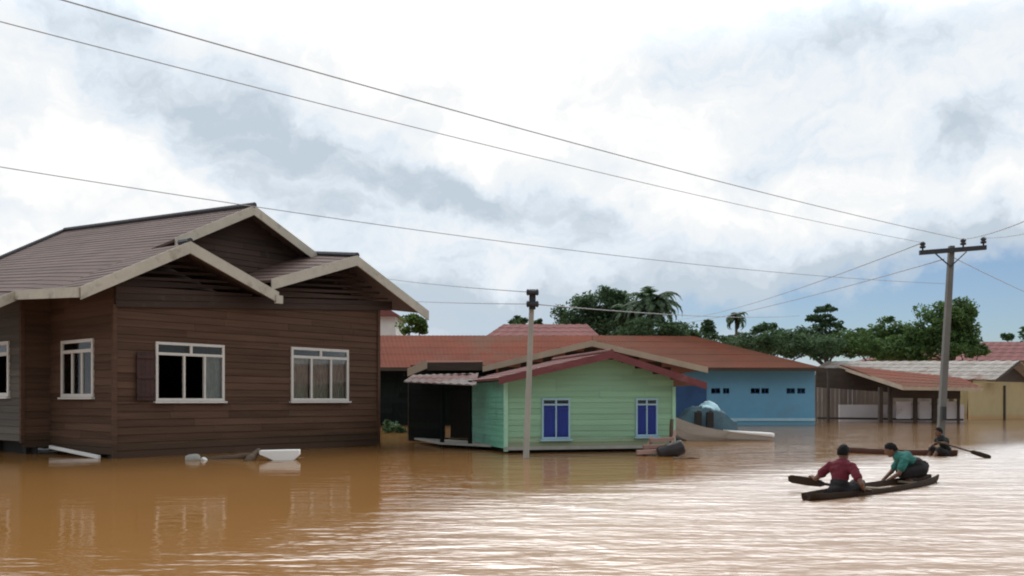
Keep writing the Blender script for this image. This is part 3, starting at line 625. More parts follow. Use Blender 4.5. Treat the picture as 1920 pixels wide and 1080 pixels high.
# far roofs
def far_house(name, label, pts, Y, wallm, roofm, depth=7, ribs=10):
    h = thing(name, (W((pts[0]+pts[1])/2, 700, Y).x, Y+depth/2, 0), label, 'house')
    x0, x1, xr0, xr1, yev, yrg = pts
    a, b = W(x0, yev, Y), W(x1, yev, Y); c, d = W(xr1, yrg, Y+depth/2), W(xr0, yrg, Y+depth/2)
    rf = MB(); roof(rf, a, b, c, d, 5, ribs, lap=.03, amp=.03); ab, bb_ = a+V((0, depth, 0)), b+V((0, depth, 0)); roof(rf, ab, bb_, c, d, 4); roof(rf, a, ab, d, d, 4); roof(rf, b, bb_, c, c, 4)
    rf.build('roof', roofm, h)
    mb = MB(); mb.box(((a.x+b.x)/2, Y+depth/2, a.z/2-.5), (abs(b.x-a.x)-1.0, depth-1.0, a.z+.9)); mb.build('wall', wallm, h)
    for k in range(3): mb = MB(); mb.box((a.x+(b.x-a.x)*(k+1)/4, Y+.47, a.z-1.4), (1.1, .06, 1.2)); mb.build('window', M_dark, h)
    return h
far_house('red_roofed_house', 'distant house with faded pinkish red hip roof rising behind the long orange roof', (890, 1140, 945, 1100, 645, 608), 74, M_yel, M_pinkroof, 10)
far_house('pink_roofed_house', 'distant house with broad pinkish roof at the right edge behind the tin roof', (1800, 2010, 1845, 2000, 676, 641), 96, M_yel, M_pinkroof, 12)
far_house('rusty_roofed_house', 'distant house with narrow rusty pink roof between the tin roof and the trees', (1655, 1830, 1690, 1800, 672, 656), 100, M_yel, M_pinkroof, 9)
wh = thing('white_house', W(700, 752, 64), 'white plastered house glimpsed under the eave of the brown house', 'house'); wh.location.z = 0
p = W(708, 592, 64); mb = MB(); mb.box((p.x-.6, 67, p.z/2), (3.6, 5, p.z)); mb.build('wall', M_whitewall, wh)
mb = MB(); mb.prism([V((p.x-2.8, 64, p.z)), V((p.x+1.6, 64, p.z)), V((p.x-.6, 64, p.z+1.3))], V((0, 6, 0))); mb.build('roof', M_pinkroof, wh)

# ================================================================== POLES AND LINES
def pole(name, label, base, top, r0, r1, m):
    o = thing(name, base, label, 'pole')
    q = MB(); b = V(base)-Z*1.5; t = V(top); ax = (t-b).normalized()
    i = 0; q.v = []
    for P, r in ((b, r0), (t, r1)):
        for sx_, sy_ in ((-1, -1), (1, -1), (1, 1), (-1, 1)): q.v.append((P.x+sx_*r, P.y+sy_*r, P.z))
    q.f = [(3, 2, 1, 0), (4, 5, 6, 7)]+[(k, (k+1) % 4, 4+(k+1) % 4, 4+k) for k in range(4)]
    q.build('shaft', m, o, bevel=.02); return o
YP = 34.0
pbase, ptop = W(1759, 826, YP), W(1784, 461, YP); pbase.z = 0
bp = pole('power_pole', 'tall leaning concrete power pole with crossarm and three black insulators at right', pbase, ptop, .125, .095, M_concd)
ca, cb = W(1724, 474, YP-.2), W(1849, 464, YP-.2)
q = MB(); q.beam(ca, cb, (0, .1, 0), Z*.17); q.build('crossarm', M_iron, bp)
ins = []
for px, py in ((1730, 466), (1806, 460), (1844, 457)):
    q = MB(); c = W(px, py, YP-.2); q.lathe([(.03, -.1), (.03, .0), (.10, .02), (.11, .08), (.06, .11), (.10, .14), (.10, .2), (.05, .25)], c, 10); q.build('insulator', M_iron, bp, smooth=True); ins.append(c+Z*.22)
for px in (1750, 1812):
    q = MB(); q.beam(W(px, 472, YP-.15), W(1782, 500, YP-.15), (0, .04, 0), Z*.05); q.build('brace', M_iron, bp)
q = MB(); c = W(1769, 775, YP-.25); q.box(c, (.16, .16, .5)); q.build('meter_box', M_iron, bp)
sb_, st_ = G(982, 858), W(998, 545, 22.2)
sp_ = pole('service_post', 'short pale leaning concrete post with black insulator rack in front of green house', sb_, st_, .08, .06, M_conc)
q = MB(); t = W(999, 560, 22.05); q.beam(W(998.5, 543, 22.08), W(998, 580, 22.08), V((.16, 0, 0)), V((0, .1, 0))); q.build('insulator_rack', M_iron, sp_)
for py in (548, 570):
    q = MB(); c = W(998.5, py, 21.95); q.lathe([(.05, -.15), (.085, -.12), (.05, -.05), (.05, .05), (.085, .12), (.05, .15)], c, 10, Matrix.Rotation(math.pi/2, 3, 'Y')); q.build('insulator', M_iron, sp_, smooth=True)
def cable(label, A, B, sag, r=.012, n=40):
    q = MB(); A = V(A); B = V(B); q.tube([A.lerp(B, k/n)-Z*(sag*4*(k/n)*(1-k/n)) for k in range(n+1)], r, 6)
    o = q.build('power_cable', M_wire, None, smooth=True); return tag(o, label, 'cable', 'overhead cables')
def ext(p1, Y1, p2, Y2, k):                                    # extend the line p1->p2 beyond p1 by factor k
    a, b = W(*p1, Y1), W(*p2, Y2); return a+(a-b)*k
cable('uppermost thick black cable from the top left corner to the right pole', ext((95, -14), 12.6, (1470, 378), 27.2, .3), ins[1], .25, .0105)
cable('thin cable just below the thickest one, sloping to the left insulator', ext((0, 32), 13.0, (1370, 385), 28.0, .3), ins[0], .25, .008)
cable('cable crossing just above the ridge of the brown house', ext((0, 312), 16.5, (760, 437), 23.0, .4), W(1772, 532, YP-.1), .42, .0085)
cable('upper cable running from the left insulator down towards the distant trees', ins[0], W(1240, 600, 120), .8, .018)
cable('lower cable running from the pole neck down towards the distant trees', W(1770, 486, YP), W(1180, 612, 125), .8, .018)
cable('cable rising from the middle insulator to the top right edge', ins[1], W(2060, 345, 20), .2, .015)
cable('cable rising from the right insulator to the right edge', ins[2], W(2080, 385, 20), .2, .012)
cable('cable descending from the pole neck to the right edge', W(1786, 482, YP), W(2100, 612, 70), .3, .014)
cable('faint upper cable from the short post towards the brown house', W(998, 548, 22), W(705, 520, 40), .05, .012)
cable('faint lower cable from the short post towards the brown house', W(998, 570, 22), W(690, 560, 42), .05, .011)
cable('cable from the short post rack across the dense round tree to the right', W(998, 570, 22), W(1500, 592, 60), .2, .014)

# ================================================================== TREES
def leaf_cloud(mb, c, r, n, size, rnd, hollow=.35):
    for _ in range(n):
        while True:
            p = V((rnd.uniform(-1, 1), rnd.uniform(-1, 1), rnd.uniform(-1, 1)))
            if hollow < p.length < 1: break
        p = V(c)+V((p.x*r[0], p.y*r[1], p.z*r[2]))
        d = V((rnd.gauss(0, 1), rnd.gauss(0, 1), rnd.gauss(0, .6))).normalized(); e = d.cross(V((rnd.gauss(0, 1), rnd.gauss(0, 1), rnd.gauss(0, 1)))).normalized()
        s_ = size*rnd.uniform(.6, 1.3)
        mb.quad(p-d*s_, p+e*s_*.45, p+d*s_, p-e*s_*.45)
def tree(name, label, Y, trunk_px, clumps, lm, dens=1.0, size=None, seed=1, group='trees behind the houses'):
    """clumps: (px, py, rx, ry) in photo pixels at distance Y; each becomes several uneven leaf clusters"""
    rnd = random.Random(seed); base = W(trunk_px, 752, Y); base.z = 0
    o = thing(name, base, label, 'tree', group)
    k = Y/F; size = size or 2.6*k*1.25
    cr_ = MB(); tr = MB(); topz = max(W(c[0], c[1], Y).z for c in clumps)
    fork = V((base.x+rnd.uniform(-.3, .3), Y, topz*.45))
    tr.tube([base-Z*1.0, base+Z*topz*.2+V((.1, 0, 0)), fork], [.035*topz*.8, .03*topz*.8, .024*topz*.8], 8)
    for px, py, rx, ry in clumps:
        c = W(px, py, Y); R = V((rx*k, (rx+ry)/2*k, ry*k))
        tr.tube([fork, fork.lerp(c, .5)+V((0, rnd.uniform(-.3, .3), .3)), c], [.016*topz, .010*topz, .004*topz], 6)
        m = max(7, int(rx*ry/75))
        for j in range(m):
            th = rnd.uniform(0, 6.28); ph = rnd.uniform(-1, 1); q_ = math.sqrt(1-ph*ph); rr = rnd.uniform(.45, .95)
            cc = c+V((R.x*rr*q_*math.cos(th), R.y*rr*q_*math.sin(th), R.z*rr*ph)); f = rnd.uniform(.32, .55); mn = min(R)
            leaf_cloud(cr_, cc, (max(mn, R.x*.6)*f, max(mn, R.y*.6)*f, mn*f*.85), int(120*dens), size, rnd)
        leaf_cloud(cr_, c, (R.x*.9, R.y*.9, R.z*.9), int(520*dens*max(.4, rx*ry/1600)), size*1.25, rnd, .0)
    tr.build('trunk', M_bark, o, smooth=True); cr_.build('crown', lm, o, recalc=False)
    return o
def palm(name, label, Y, px, crown_py, frond_px, lm, seed=2, n=18, lean=0, group='trees behind the houses'):
    rnd = random.Random(seed); k = Y/F; base = W(px+lean, 752, Y); base.z = 0; top = W(px, crown_py, Y)
    o = thing(name, base, label, 'tree', group)
    tr = MB(); tr.tube([base-Z*1, base.lerp(top, .4)+V((.15, 0, 0)), top], [.22, .17, .13], 8); tr.build('trunk', M_bark, o, smooth=True)
    for i in range(n):
        th = i*2.399+rnd.uniform(-.2, .2); el0 = rnd.choice((1.25, .95, .65, .35, .05))+rnd.uniform(-.15, .15); Ln = frond_px*k*rnd.uniform(.85, 1.1)
        hd = V((math.cos(th), math.sin(th), 0)); p = V(top); pts = [V(p)]; e = el0
        for j in range(9):
            p = p+(hd*math.cos(e)+Z*math.sin(e))*Ln/9; e -= .20+.028*j; pts.append(V(p))
        fb = MB(); fb.tube(pts, [.03-.0025*j for j in range(10)], 4)
        side = hd.cross(Z)
        for j in range(36):
            t = .12+.87*j/35; a = pts[min(8, int(t*9))].lerp(pts[min(9, int(t*9)+1)], t*9-int(t*9)); l_ = Ln*.24*math.sin(math.pi*min(1, .25+.8*t))*(1.15-.5*t)+.1
            tg = (pts[min(9, int(t*9)+1)]-pts[min(8, int(t*9))]).normalized()
            for sg in (-1, 1):
                b = a+(side*sg*.8+tg*.55-Z*rnd.uniform(.15, .75)).normalized()*l_; fb.quad(a-tg*.10, a+tg*.14, b)
        fb.build('frond', lm, o, recalc=False)
    return o
tree('round_dense_tree', 'dense dark broadleaf tree with flat ragged top, left of the tall coconut palm', 88, 1120, [(1085, 592, 52, 34), (1125, 570, 60, 30), (1165, 578, 34, 38), (1120, 612, 80, 32), (1190, 622, 50, 24), (1110, 638, 80, 16)], L_dark, 1.0, seed=3)
palm('coconut_palm', 'tall coconut palm with drooping fronds beside the dense dark tree', 82, 1222, 578, 80, L_palm, 4, 32, -4)
palm('coconut_palm', 'slim coconut palm whose upright fronds show between the dense tree and the taller palm', 84, 1186, 590, 62, L_palm, 5, 18, 2)
tree('low_bushy_tree', 'low bushy tree under the coconut palms above the orange roof', 80, 1225, [(1225, 618, 78, 22), (1275, 630, 50, 16), (1240, 640, 90, 12)], L_dark, .9, seed=6)
tree('feathery_tree', 'small feathery tree standing alone right of the coconut palms', 95, 1330, [(1328, 612, 16, 14), (1322, 628, 30, 14), (1345, 640, 46, 14)], L_dark, .7, seed=7)
palm('short_palm', 'short round headed palm above the right end of the orange roof', 92, 1380, 597, 30, L_palm, 8, 22)
tree('low_round_tree', 'low round tree directly right of the short palm', 96, 1440, [(1435, 618, 24, 18), (1405, 640, 50, 18), (1462, 640, 40, 20), (1430, 655, 60, 12)], L_dark, .8, seed=9)
tree('tiered_almond_tree', 'tree with flat separated tiers of branches, above the tin roof', 90, 1549, [(1547, 580, 22, 7), (1538, 597, 30, 9), (1558, 605, 26, 9), (1546, 618, 44, 13), (1535, 640, 56, 22), (1490, 640, 44, 24), (1570, 655, 60, 16), (1500, 660, 50, 12)], L_dark, .8, seed=10)
tree('spreading_tree', 'wide spreading mid green tree between the tiered tree and the tall pole', 93, 1660, [(1665, 616, 46, 20), (1620, 628, 36, 14), (1640, 648, 66, 22), (1700, 642, 46, 26), (1670, 665, 70, 12)], L_mid, .9, seed=11)
tree('great_round_tree', 'largest round topped tree standing directly behind the tall power pole', 86, 1782, [(1775, 588, 50, 30), (1800, 600, 36, 34), (1745, 622, 44, 30), (1805, 635, 38, 28), (1770, 640, 66, 26), (1735, 660, 50, 16)], L_mid, 1.1, seed=12)
tree('hedge_bush', 'low green bush below the short palm above the orange roof', 86, 1340, [(1305, 646, 50, 14), (1365, 651, 48, 13)], L_dark, .8, seed=24, group='bushes behind the houses')
tree('hedge_bush', 'low dark bush filling the gap below the low round tree, above the orange roof', 84, 1440, [(1405, 646, 60, 22), (1470, 642, 60, 28), (1535, 648, 55, 26)], L_dark, .8, seed=21, group='bushes behind the houses')
tree('hedge_bush', 'low green bush below the spreading tree just above the tin roof', 88, 1640, [(1598, 644, 60, 26), (1660, 655, 60, 20), (1720, 650, 60, 24)], L_mid, .8, seed=22, group='bushes behind the houses')
tree('hedge_bush', 'low green bush at the right foot of the great round tree', 84, 1815, [(1800, 655, 46, 18), (1835, 658, 24, 10)], L_mid, .8, seed=23, group='bushes behind the houses')
tree('small_far_tree', 'tiny far treetop above the pink roof at right', 120, 1890, [(1890, 632, 12, 7)], L_dark, .6, seed=13)
tree('small_far_tree', 'small treetop touching the right edge of the picture', 110, 1922, [(1924, 628, 14, 20)], L_dark, .6, seed=14)
tree('small_garden_tree', 'light green tree showing under the right eave of the brown house', 60, 770, [(765, 606, 28, 22), (788, 612, 14, 16)], L_lite, .9, seed=15)
tree('small_far_tree', 'small dark treetop behind the short concrete post', 100, 975, [(972, 603, 22, 9), (1008, 606, 10, 7)], L_dark, .6, seed=16)
tree('wayside_shrub', 'low dark shrub at the water between the brown house and the porch', 40, 738, [(735, 800, 20, 12), (752, 808, 10, 8)], L_dark, .6, seed=17, group='shrubs')

# ================================================================== FLOATING THINGS NEAR THE BROWN HOUSE
def floater(mb, name, label, cat, m, **k): return tag(mb.build(name, m, None, **k), label, cat)
c = W(526, 861, 21.6); q = MB(); c.z = .0
xa = V((1, .15, 0)).normalized(); ya_ = V((-.15, 1, 0)).normalized()
prof = [(-.47, .16, .25), (-.30, .09, .25), (-.08, -.02, .255), (.16, -.05, .26), (.34, .03, .26), (.45, .14, .26)]
for k, (x, zb_, zt_) in enumerate(prof):
    hw = .20
    for yy, zz in ((-hw, zb_), (hw, zb_), (hw, zt_), (-hw, zt_)): q.v.append(tuple(c+xa*x+ya_*yy+Z*(zz-.02)))
for k in range(len(prof)-1):
    for j in range(4): a, b = 4*k+j, 4*k+(j+1) % 4; q.f.append((a, b, b+4, a+4))
q.f += [(3, 2, 1, 0), tuple(4*(len(prof)-1)+j for j in range(4))]
floater(q, 'foam_board', 'white foam block floating in front of the brown house', 'debris', M_foam, bevel=.015)
def log(label, pts, r, m=M_log, name='driftwood_log', taper=.6):
    q = MB(); rn = random.Random(len(label)); n = 9; P = []
    for k in range(n):
        f = k/(n-1)*(len(pts)-1); i = min(int(f), len(pts)-2); P.append(pts[i].lerp(pts[i+1], f-i)+V((0, rn.uniform(-.02, .02), rn.uniform(-.02, .02))))
    q.tube(P, [r*(1-(1-taper)*k/(n-1))*rn.uniform(.85, 1.15) for k in range(n)], 9)
    return floater(q, name, label, 'debris', m, smooth=True)
log('long grey driftwood log floating left of the white foam block', [W(380, 864, 21.7), W(440, 857, 22.0), W(484, 852, 22.3)], .085)
log('long dark log floating right of the white foam block', [W(500, 869, 20.8), W(590, 876, 20.4), W(712, 881, 20.2)], .06)
log('short stump end rising beside the white foam block', [W(462, 868, 21.2), W(476, 854, 21.4), W(486, 845, 21.6)], .10)
log('pale brown plank lying against the front wall, right of the foam block', [W(560, 862, 22.3), W(630, 857, 24.0), W(700, 850, 25.5)], .07, M_step, 'floating_plank')
q = MB(); c = W(362, 860, 21.6); q.lathe([(.02, -.17), (.09, -.16), (.11, -.08), (.11, .08), (.09, .14), (.04, .17)], c, 12, Matrix.Rotation(1.45, 3, 'Y')); floater(q, 'plastic_jug', 'dull grey plastic jug floating at the left end of the driftwood', 'debris', M_conc, smooth=True)
q = MB(); c = W(383, 863, 21.5); q.lathe([(.02, -.11), (.06, -.10), (.07, 0), (.06, .07), (.025, .10), (.025, .14)], c, 12, Matrix.Rotation(1.2, 3, 'X')); floater(q, 'plastic_bottle', 'small white plastic bottle floating beside the grey jug', 'debris', M_foam, smooth=True)
q = MB(); a, b = W(94, 838, 23.9), W(186, 857, 22.1); q.beam(a, b, V((.05, .05, 0)), Z*.09); floater(q, 'white_plank', 'thin whitish plank leaning along the side wall of the brown house', 'plank', M_foam, bevel=.01)

# ================================================================== BESIDE THE GREEN HOUSE
q = MB()
for k, (px0, px1, py, dz) in enumerate(((1218, 1262, 826, .09), (1206, 1266, 838, .09), (1194, 1256, 848, .1))):
    a, b = W(px0, py, 23.9-k*.3), W(px1, py-3, 23.9-k*.3); q.beam(a, b, V((0, .32, 0)), Z*dz)
q.beam(W(1202, 866, 23.1), W(1222, 822, 24.1), V((.05, 0, 0)), V((0, .05, .12))); q.beam(W(1254, 862, 23.1), W(1266, 810, 24.1), V((.05, 0, 0)), V((0, .05, .12)))
floater(q, 'wooden_steps', 'pinkish worn wooden steps half submerged at the right corner of the green house', 'steps', M_step)
q = MB(); c = W(1258, 845, 23.0); q.lathe([(.02, -.34), (.17, -.33), (.20, -.28), (.185, -.12), (.20, -.1), (.20, .1), (.185, .12), (.20, .28), (.17, .33), (.02, .34)], c, 16, Matrix.Rotation(1.25, 3, 'Y')); floater(q, 'plastic_drum', 'dark plastic drum floating by the wooden steps', 'drum', M_drum, smooth=True)
log('dark log floating right of the dark drum', [W(1262, 861, 21.9), W(1312, 860, 22.0)], .05)
q = MB(); a = W(1258, 835, 25.0); q.tube([a-Z*1, W(1259, 800, 25.0), W(1260, 786, 25.0)], [.06, .055, .05], 8); floater(q, 'mooring_post', 'short brown mooring post beside the yellowing corner of the green house', 'post', M_log, smooth=True)

def hull(mb, A, B, half_w, h, draft, th=.03, n=16, rise0=.0, rise1=.0, skew=1.0):
    """open boat from A (stern) to B (bow) at the waterline, with inner and outer skin"""
    A = V(A); B = V(B); d = (B-A); Ln = d.length; d.normalize(); sd_ = V((-d.y, d.x, 0)); rings = []
    for k in range(n+1):
        t = k/n; wd = max(.03, math.sin(math.pi*min(1, max(0, .03+.94*t)))**.55)*half_w
        top = h+rise0*(1-t)**3+rise1*t**3; bot = -draft+(rise0*.6+draft*.8)*(1-min(1, t*4))**2+(rise1*.7+draft*.8)*max(0, t*4-3)**2; P = A+d*Ln*t
        ring = []
        for f, zf_ in ((-1, 1), (-.93, .5), (-.7, .12), (0, 0), (.7, .12), (.93, .5), (1, 1)): ring.append(P+sd_*wd*f+Z*(bot+(top-bot)*zf_))
        for f, zf_ in ((1, 1), (.9, .5), (.66, .16), (0, 0), (-.66, .16), (-.9, .5), (-1, 1)):
            ring.append(P+sd_*max(0.005, wd-th)*f+Z*(bot+th+(top-bot-(th if zf_ < 1 else th*1.0))*zf_))
        rings.append(ring)
    m = len(rings[0]); i0 = len(mb.v)
    for r in rings: mb.v += [tuple(p) for p in r]
    for k in range(n):
        for j in range(m): a, b = i0+k*m+j, i0+k*m+(j+1) % m; mb.f.append((a, b, b+m, a+m))
    mb.f.append(tuple(range(i0+m-1, i0-1, -1))); mb.f.append(tuple(range(i0+n*m, i0+n*m+m)))
    return d, sd_, Ln
# pale boat with cargo
pbt = thing('pale_boat', W(1350, 820, 31), 'pale weathered wooden boat with white bow moored behind the green house', 'boat'); pbt.location.z = 0
q = MB(); A, B = W(1255, 829, 32.5), W(1448, 824, 32.3); A.z = B.z = 0
d_, s_, L_ = hull(q, A, B, .55, .30, .15, .05, 18, rise0=.62, rise1=-.12); q.build('hull', M_pale, pbt, smooth=False)
for sg in (-1, 1): q = MB(); q.tube([A+d_*L_*t+s_*sg*.55*max(.05, math.sin(math.pi*min(1, .03+.94*t))**.55)+Z*(.31+.62*(1-t)**3-.12*t**3) for t in [.55+.045*k for k in range(11)]], [.02+.006*k for k in range(11)], 8); q.build('bow_rail', M_foam, pbt, smooth=True)
for t in (.33, .6): P = A+d_*L_*t+Z*(.40 if t < .5 else .3); q = MB(); q.beam(P-s_*.5, P+s_*.5, d_*.2, Z*.04); q.build('thwart', M_pale, pbt)
tp_ = MB(); rn = random.Random(5); c = W(1322, 790, 33.6); hc = c; nx, ny = 18, 10
hgt = lambda u, v: (.66*math.exp(-((u-.10)/.62)**2)*(1-.35*v*v)+.30*math.exp(-((u+.62)/.3)**2)+.10*math.sin(u*9+v*4)*.6)*(1-abs(u)**6)
grid = [[c+V((u*1.05, v*.6, 0))+Z*(hgt(u, v)+rn.uniform(-.025, .025)) for u in [-1+2*i/nx for i in range(nx+1)]] for v in [-1+2*j/ny for j in range(ny+1)]]
for r in grid: tp_.v += [tuple(p) for p in r]
tp_.f = [(j*(nx+1)+i, j*(nx+1)+i+1, (j+1)*(nx+1)+i+1, (j+1)*(nx+1)+i) for j in range(ny) for i in range(nx)]
i0 = len(tp_.v); edge = [j*(nx+1) for j in range(ny+1)]+[ny*(nx+1)+i for i in range(1, nx+1)]+[j*(nx+1)+nx for j in range(ny-1, -1, -1)]+[i for i in range(nx-1, 0, -1)]
tp_.v += [(tp_.v[e][0], tp_.v[e][1], -.2) for e in edge]
for k in range(len(edge)): a, b = edge[k], edge[(k+1) % len(edge)]; tp_.f.append((a, i0+k, i0+(k+1) % len(edge), b))
floater(tp_, 'tarpaulin_heap', 'heap covered by grey teal tarpaulin behind the pale boat', 'cargo', M_tarp, smooth=True)
q = MB(); nx = 10
for j in range(7):
    for i in range(nx+1): u, v = -.22+.62*i/nx+.03*math.sin(j*2.1), -.95+1.2*j/6+.05*math.sin(i*1.7); q.v.append(tuple(hc+V((u*1.05, v*.6, 0))+Z*(hgt(u, v)+.045+.012*math.sin(4*i+2*j))))
q.f = [(j*(nx+1)+i, j*(nx+1)+i+1, (j+1)*(nx+1)+i+1, (j+1)*(nx+1)+i) for j in range(6) for i in range(nx)]
o = q.build('plastic_sheet', M_tarp2, None, smooth=True); sm = o.modifiers.new('solid', 'SOLIDIFY'); sm.thickness = .04; tag(o, 'light blue plastic sheet lying on top of the teal tarpaulin heap', 'sheet')
for px, lab in ((1309, 'left one of two dark jerrycans standing before the teal tarpaulin'), (1331, 'right one of two dark jerrycans standing before the teal tarpaulin')):
    q = MB(); c = W(px, 787, 32.8); q.box(c, (.24, .2, .56)); q.box(c+Z*.305, (.10, .05, .05)); q.lathe([(.03, .27), (.03, .32)], c+V((.08, 0, 0)), 10)
    tag(q.build('jerrycan', M_drum, None, bevel=.03), lab, 'jerrycan', 'jerrycans by the pale boat')

# ================================================================== CANOES, PADDLES, PEOPLE
cn1 = thing('dugout_canoe', G(1620, 925), 'nearest dark dugout canoe carrying the person in crimson', 'boat')
A, B = G(1512, 939), G(1752, 903); q = MB(); d1, s1, L1 = hull(q, A, B, .30, .07, .16, .03, 20, rise0=.03, rise1=.06); q.build('hull', M_canoe, cn1, smooth=True)
for t in (.45, .78): P = A+d1*L1*t+Z*.05; q = MB(); q.beam(P-s1*.19, P+s1*.19, d1*.14, Z*.025); q.build('thwart', M_canoein, cn1); c1A = A
cn2 = thing('dugout_canoe', G(1690, 852), 'farther reddish brown canoe with the dark clothed paddler at its right end', 'boat')
A2, B2 = G(1580, 848), G(1795, 855); q = MB(); d2, s2, L2 = hull(q, A2, B2, .32, .09, .16, .03, 20, rise0=.05, rise1=.06); q.build('hull', M_canoe2, cn2, smooth=True)
for t in (.3, .7): P = A2+d2*L2*t+Z*.06; q = MB(); q.beam(P-s2*.2, P+s2*.2, d2*.14, Z*.025); q.build('thwart', M_canoein, cn2)

from mathutils import noise as mnoise
def baked(name, m, verts, edges, radii, parent=None, extra=None, voxel=.008, wrinkle=0, slim=()):
    """one continuous surface: tapered limbs swept along the skeleton's edges, fused by a voxel remesh"""
    sv, sf = [], []
    def ball(c, M):
        i0 = len(sv); sg, rg = 14, 7
        for r in range(1, rg+1):
            ph = math.pi*r/(rg+1)
            for k in range(sg): th = 2*math.pi*k/sg; sv.append(tuple(c+M @ V((math.sin(ph)*math.cos(th), math.sin(ph)*math.sin(th), math.cos(ph)))))
        for r in range(rg-1):
            for k in range(sg): a = i0+r*sg+k; b = i0+r*sg+(k+1) % sg; sf.append((a, a+sg, b+sg, b))
        sf.append(tuple(i0+k for k in range(sg))); sf.append(tuple(i0+(rg-1)*sg+k for k in range(sg-1, -1, -1)))
    verts = [V(v) for v in verts]; radii = [r if isinstance(r, tuple) else (r, r) for r in radii]
    for a, b in edges:
        A, B = verts[a], verts[b]; t = (B-A).normalized(); s_ = V((0, 1, 0)); s_ = s_-t*s_.dot(t); s_ = s_.normalized() if s_.length > .15 else t.orthogonal().normalized(); q_ = t.cross(s_)
        n = max(3, int((B-A).length/(.3*min(radii[a]+radii[b])))+1)
        for k in range(n+1):
            f = k/n; rx = radii[a][0]*(1-f)+radii[b][0]*f; ry = radii[a][1]*(1-f)+radii[b][1]*f
            ball(A.lerp(B, f), Matrix((s_*rx, q_*ry, t*min(rx, ry))).transposed())
    if extra: extra(ball)
    out = bpy.data.meshes.new(name); out.from_pydata(sv, [], sf)
    bm = bmesh.new(); bm.from_mesh(out); bmesh.ops.recalc_face_normals(bm, faces=bm.faces); bm.to_mesh(out); bm.free()
    t_ = bpy.data.objects.new('tmp', out); C.objects.link(t_); r_ = t_.modifiers.new('re', 'REMESH'); r_.mode = 'VOXEL'; r_.voxel_size = voxel; r_.use_smooth_shade = True
    sm_ = t_.modifiers.new('smooth', 'SMOOTH'); sm_.iterations = 4 if not wrinkle else 8; sm_.factor = .5
    dg = bpy.context.evaluated_depsgraph_get(); dg.update(); out = bpy.data.meshes.new_from_object(t_.evaluated_get(dg), depsgraph=dg); bpy.data.objects.remove(t_)
    if wrinkle:
        for v in out.vertices: v.co += v.normal*wrinkle*(mnoise.noise(V((v.co.x*9, v.co.y*9, v.co.z*16)))+.6*mnoise.noise(v.co*26))
    if voxel:                                # keep the skin only, drop the pockets sealed inside it
        bm = bmesh.new(); bm.from_mesh(out); seen = set(); isl = []
        for v in bm.verts:
            if v in seen: continue
            st = [v]; seen.add(v); cur = []
            while st:
                x = st.pop(); cur.append(x)
                for e in x.link_edges:
                    y = e.other_vert(x)
                    if y not in seen: seen.add(y); st.append(y)
            isl.append(cur)
        isl.sort(key=len); bmesh.ops.delete(bm, geom=[v for c_ in isl[:-1] for v in c_], context='VERTS'); bm.to_mesh(out); bm.free()
    out.name = name
    ob = bpy.data.objects.new(name, out); C.objects.link(ob); out.materials.clear(); out.materials.append(m)
    for p in out.polygons: p.use_smooth = True
    if parent: ob.parent = parent
    return ob
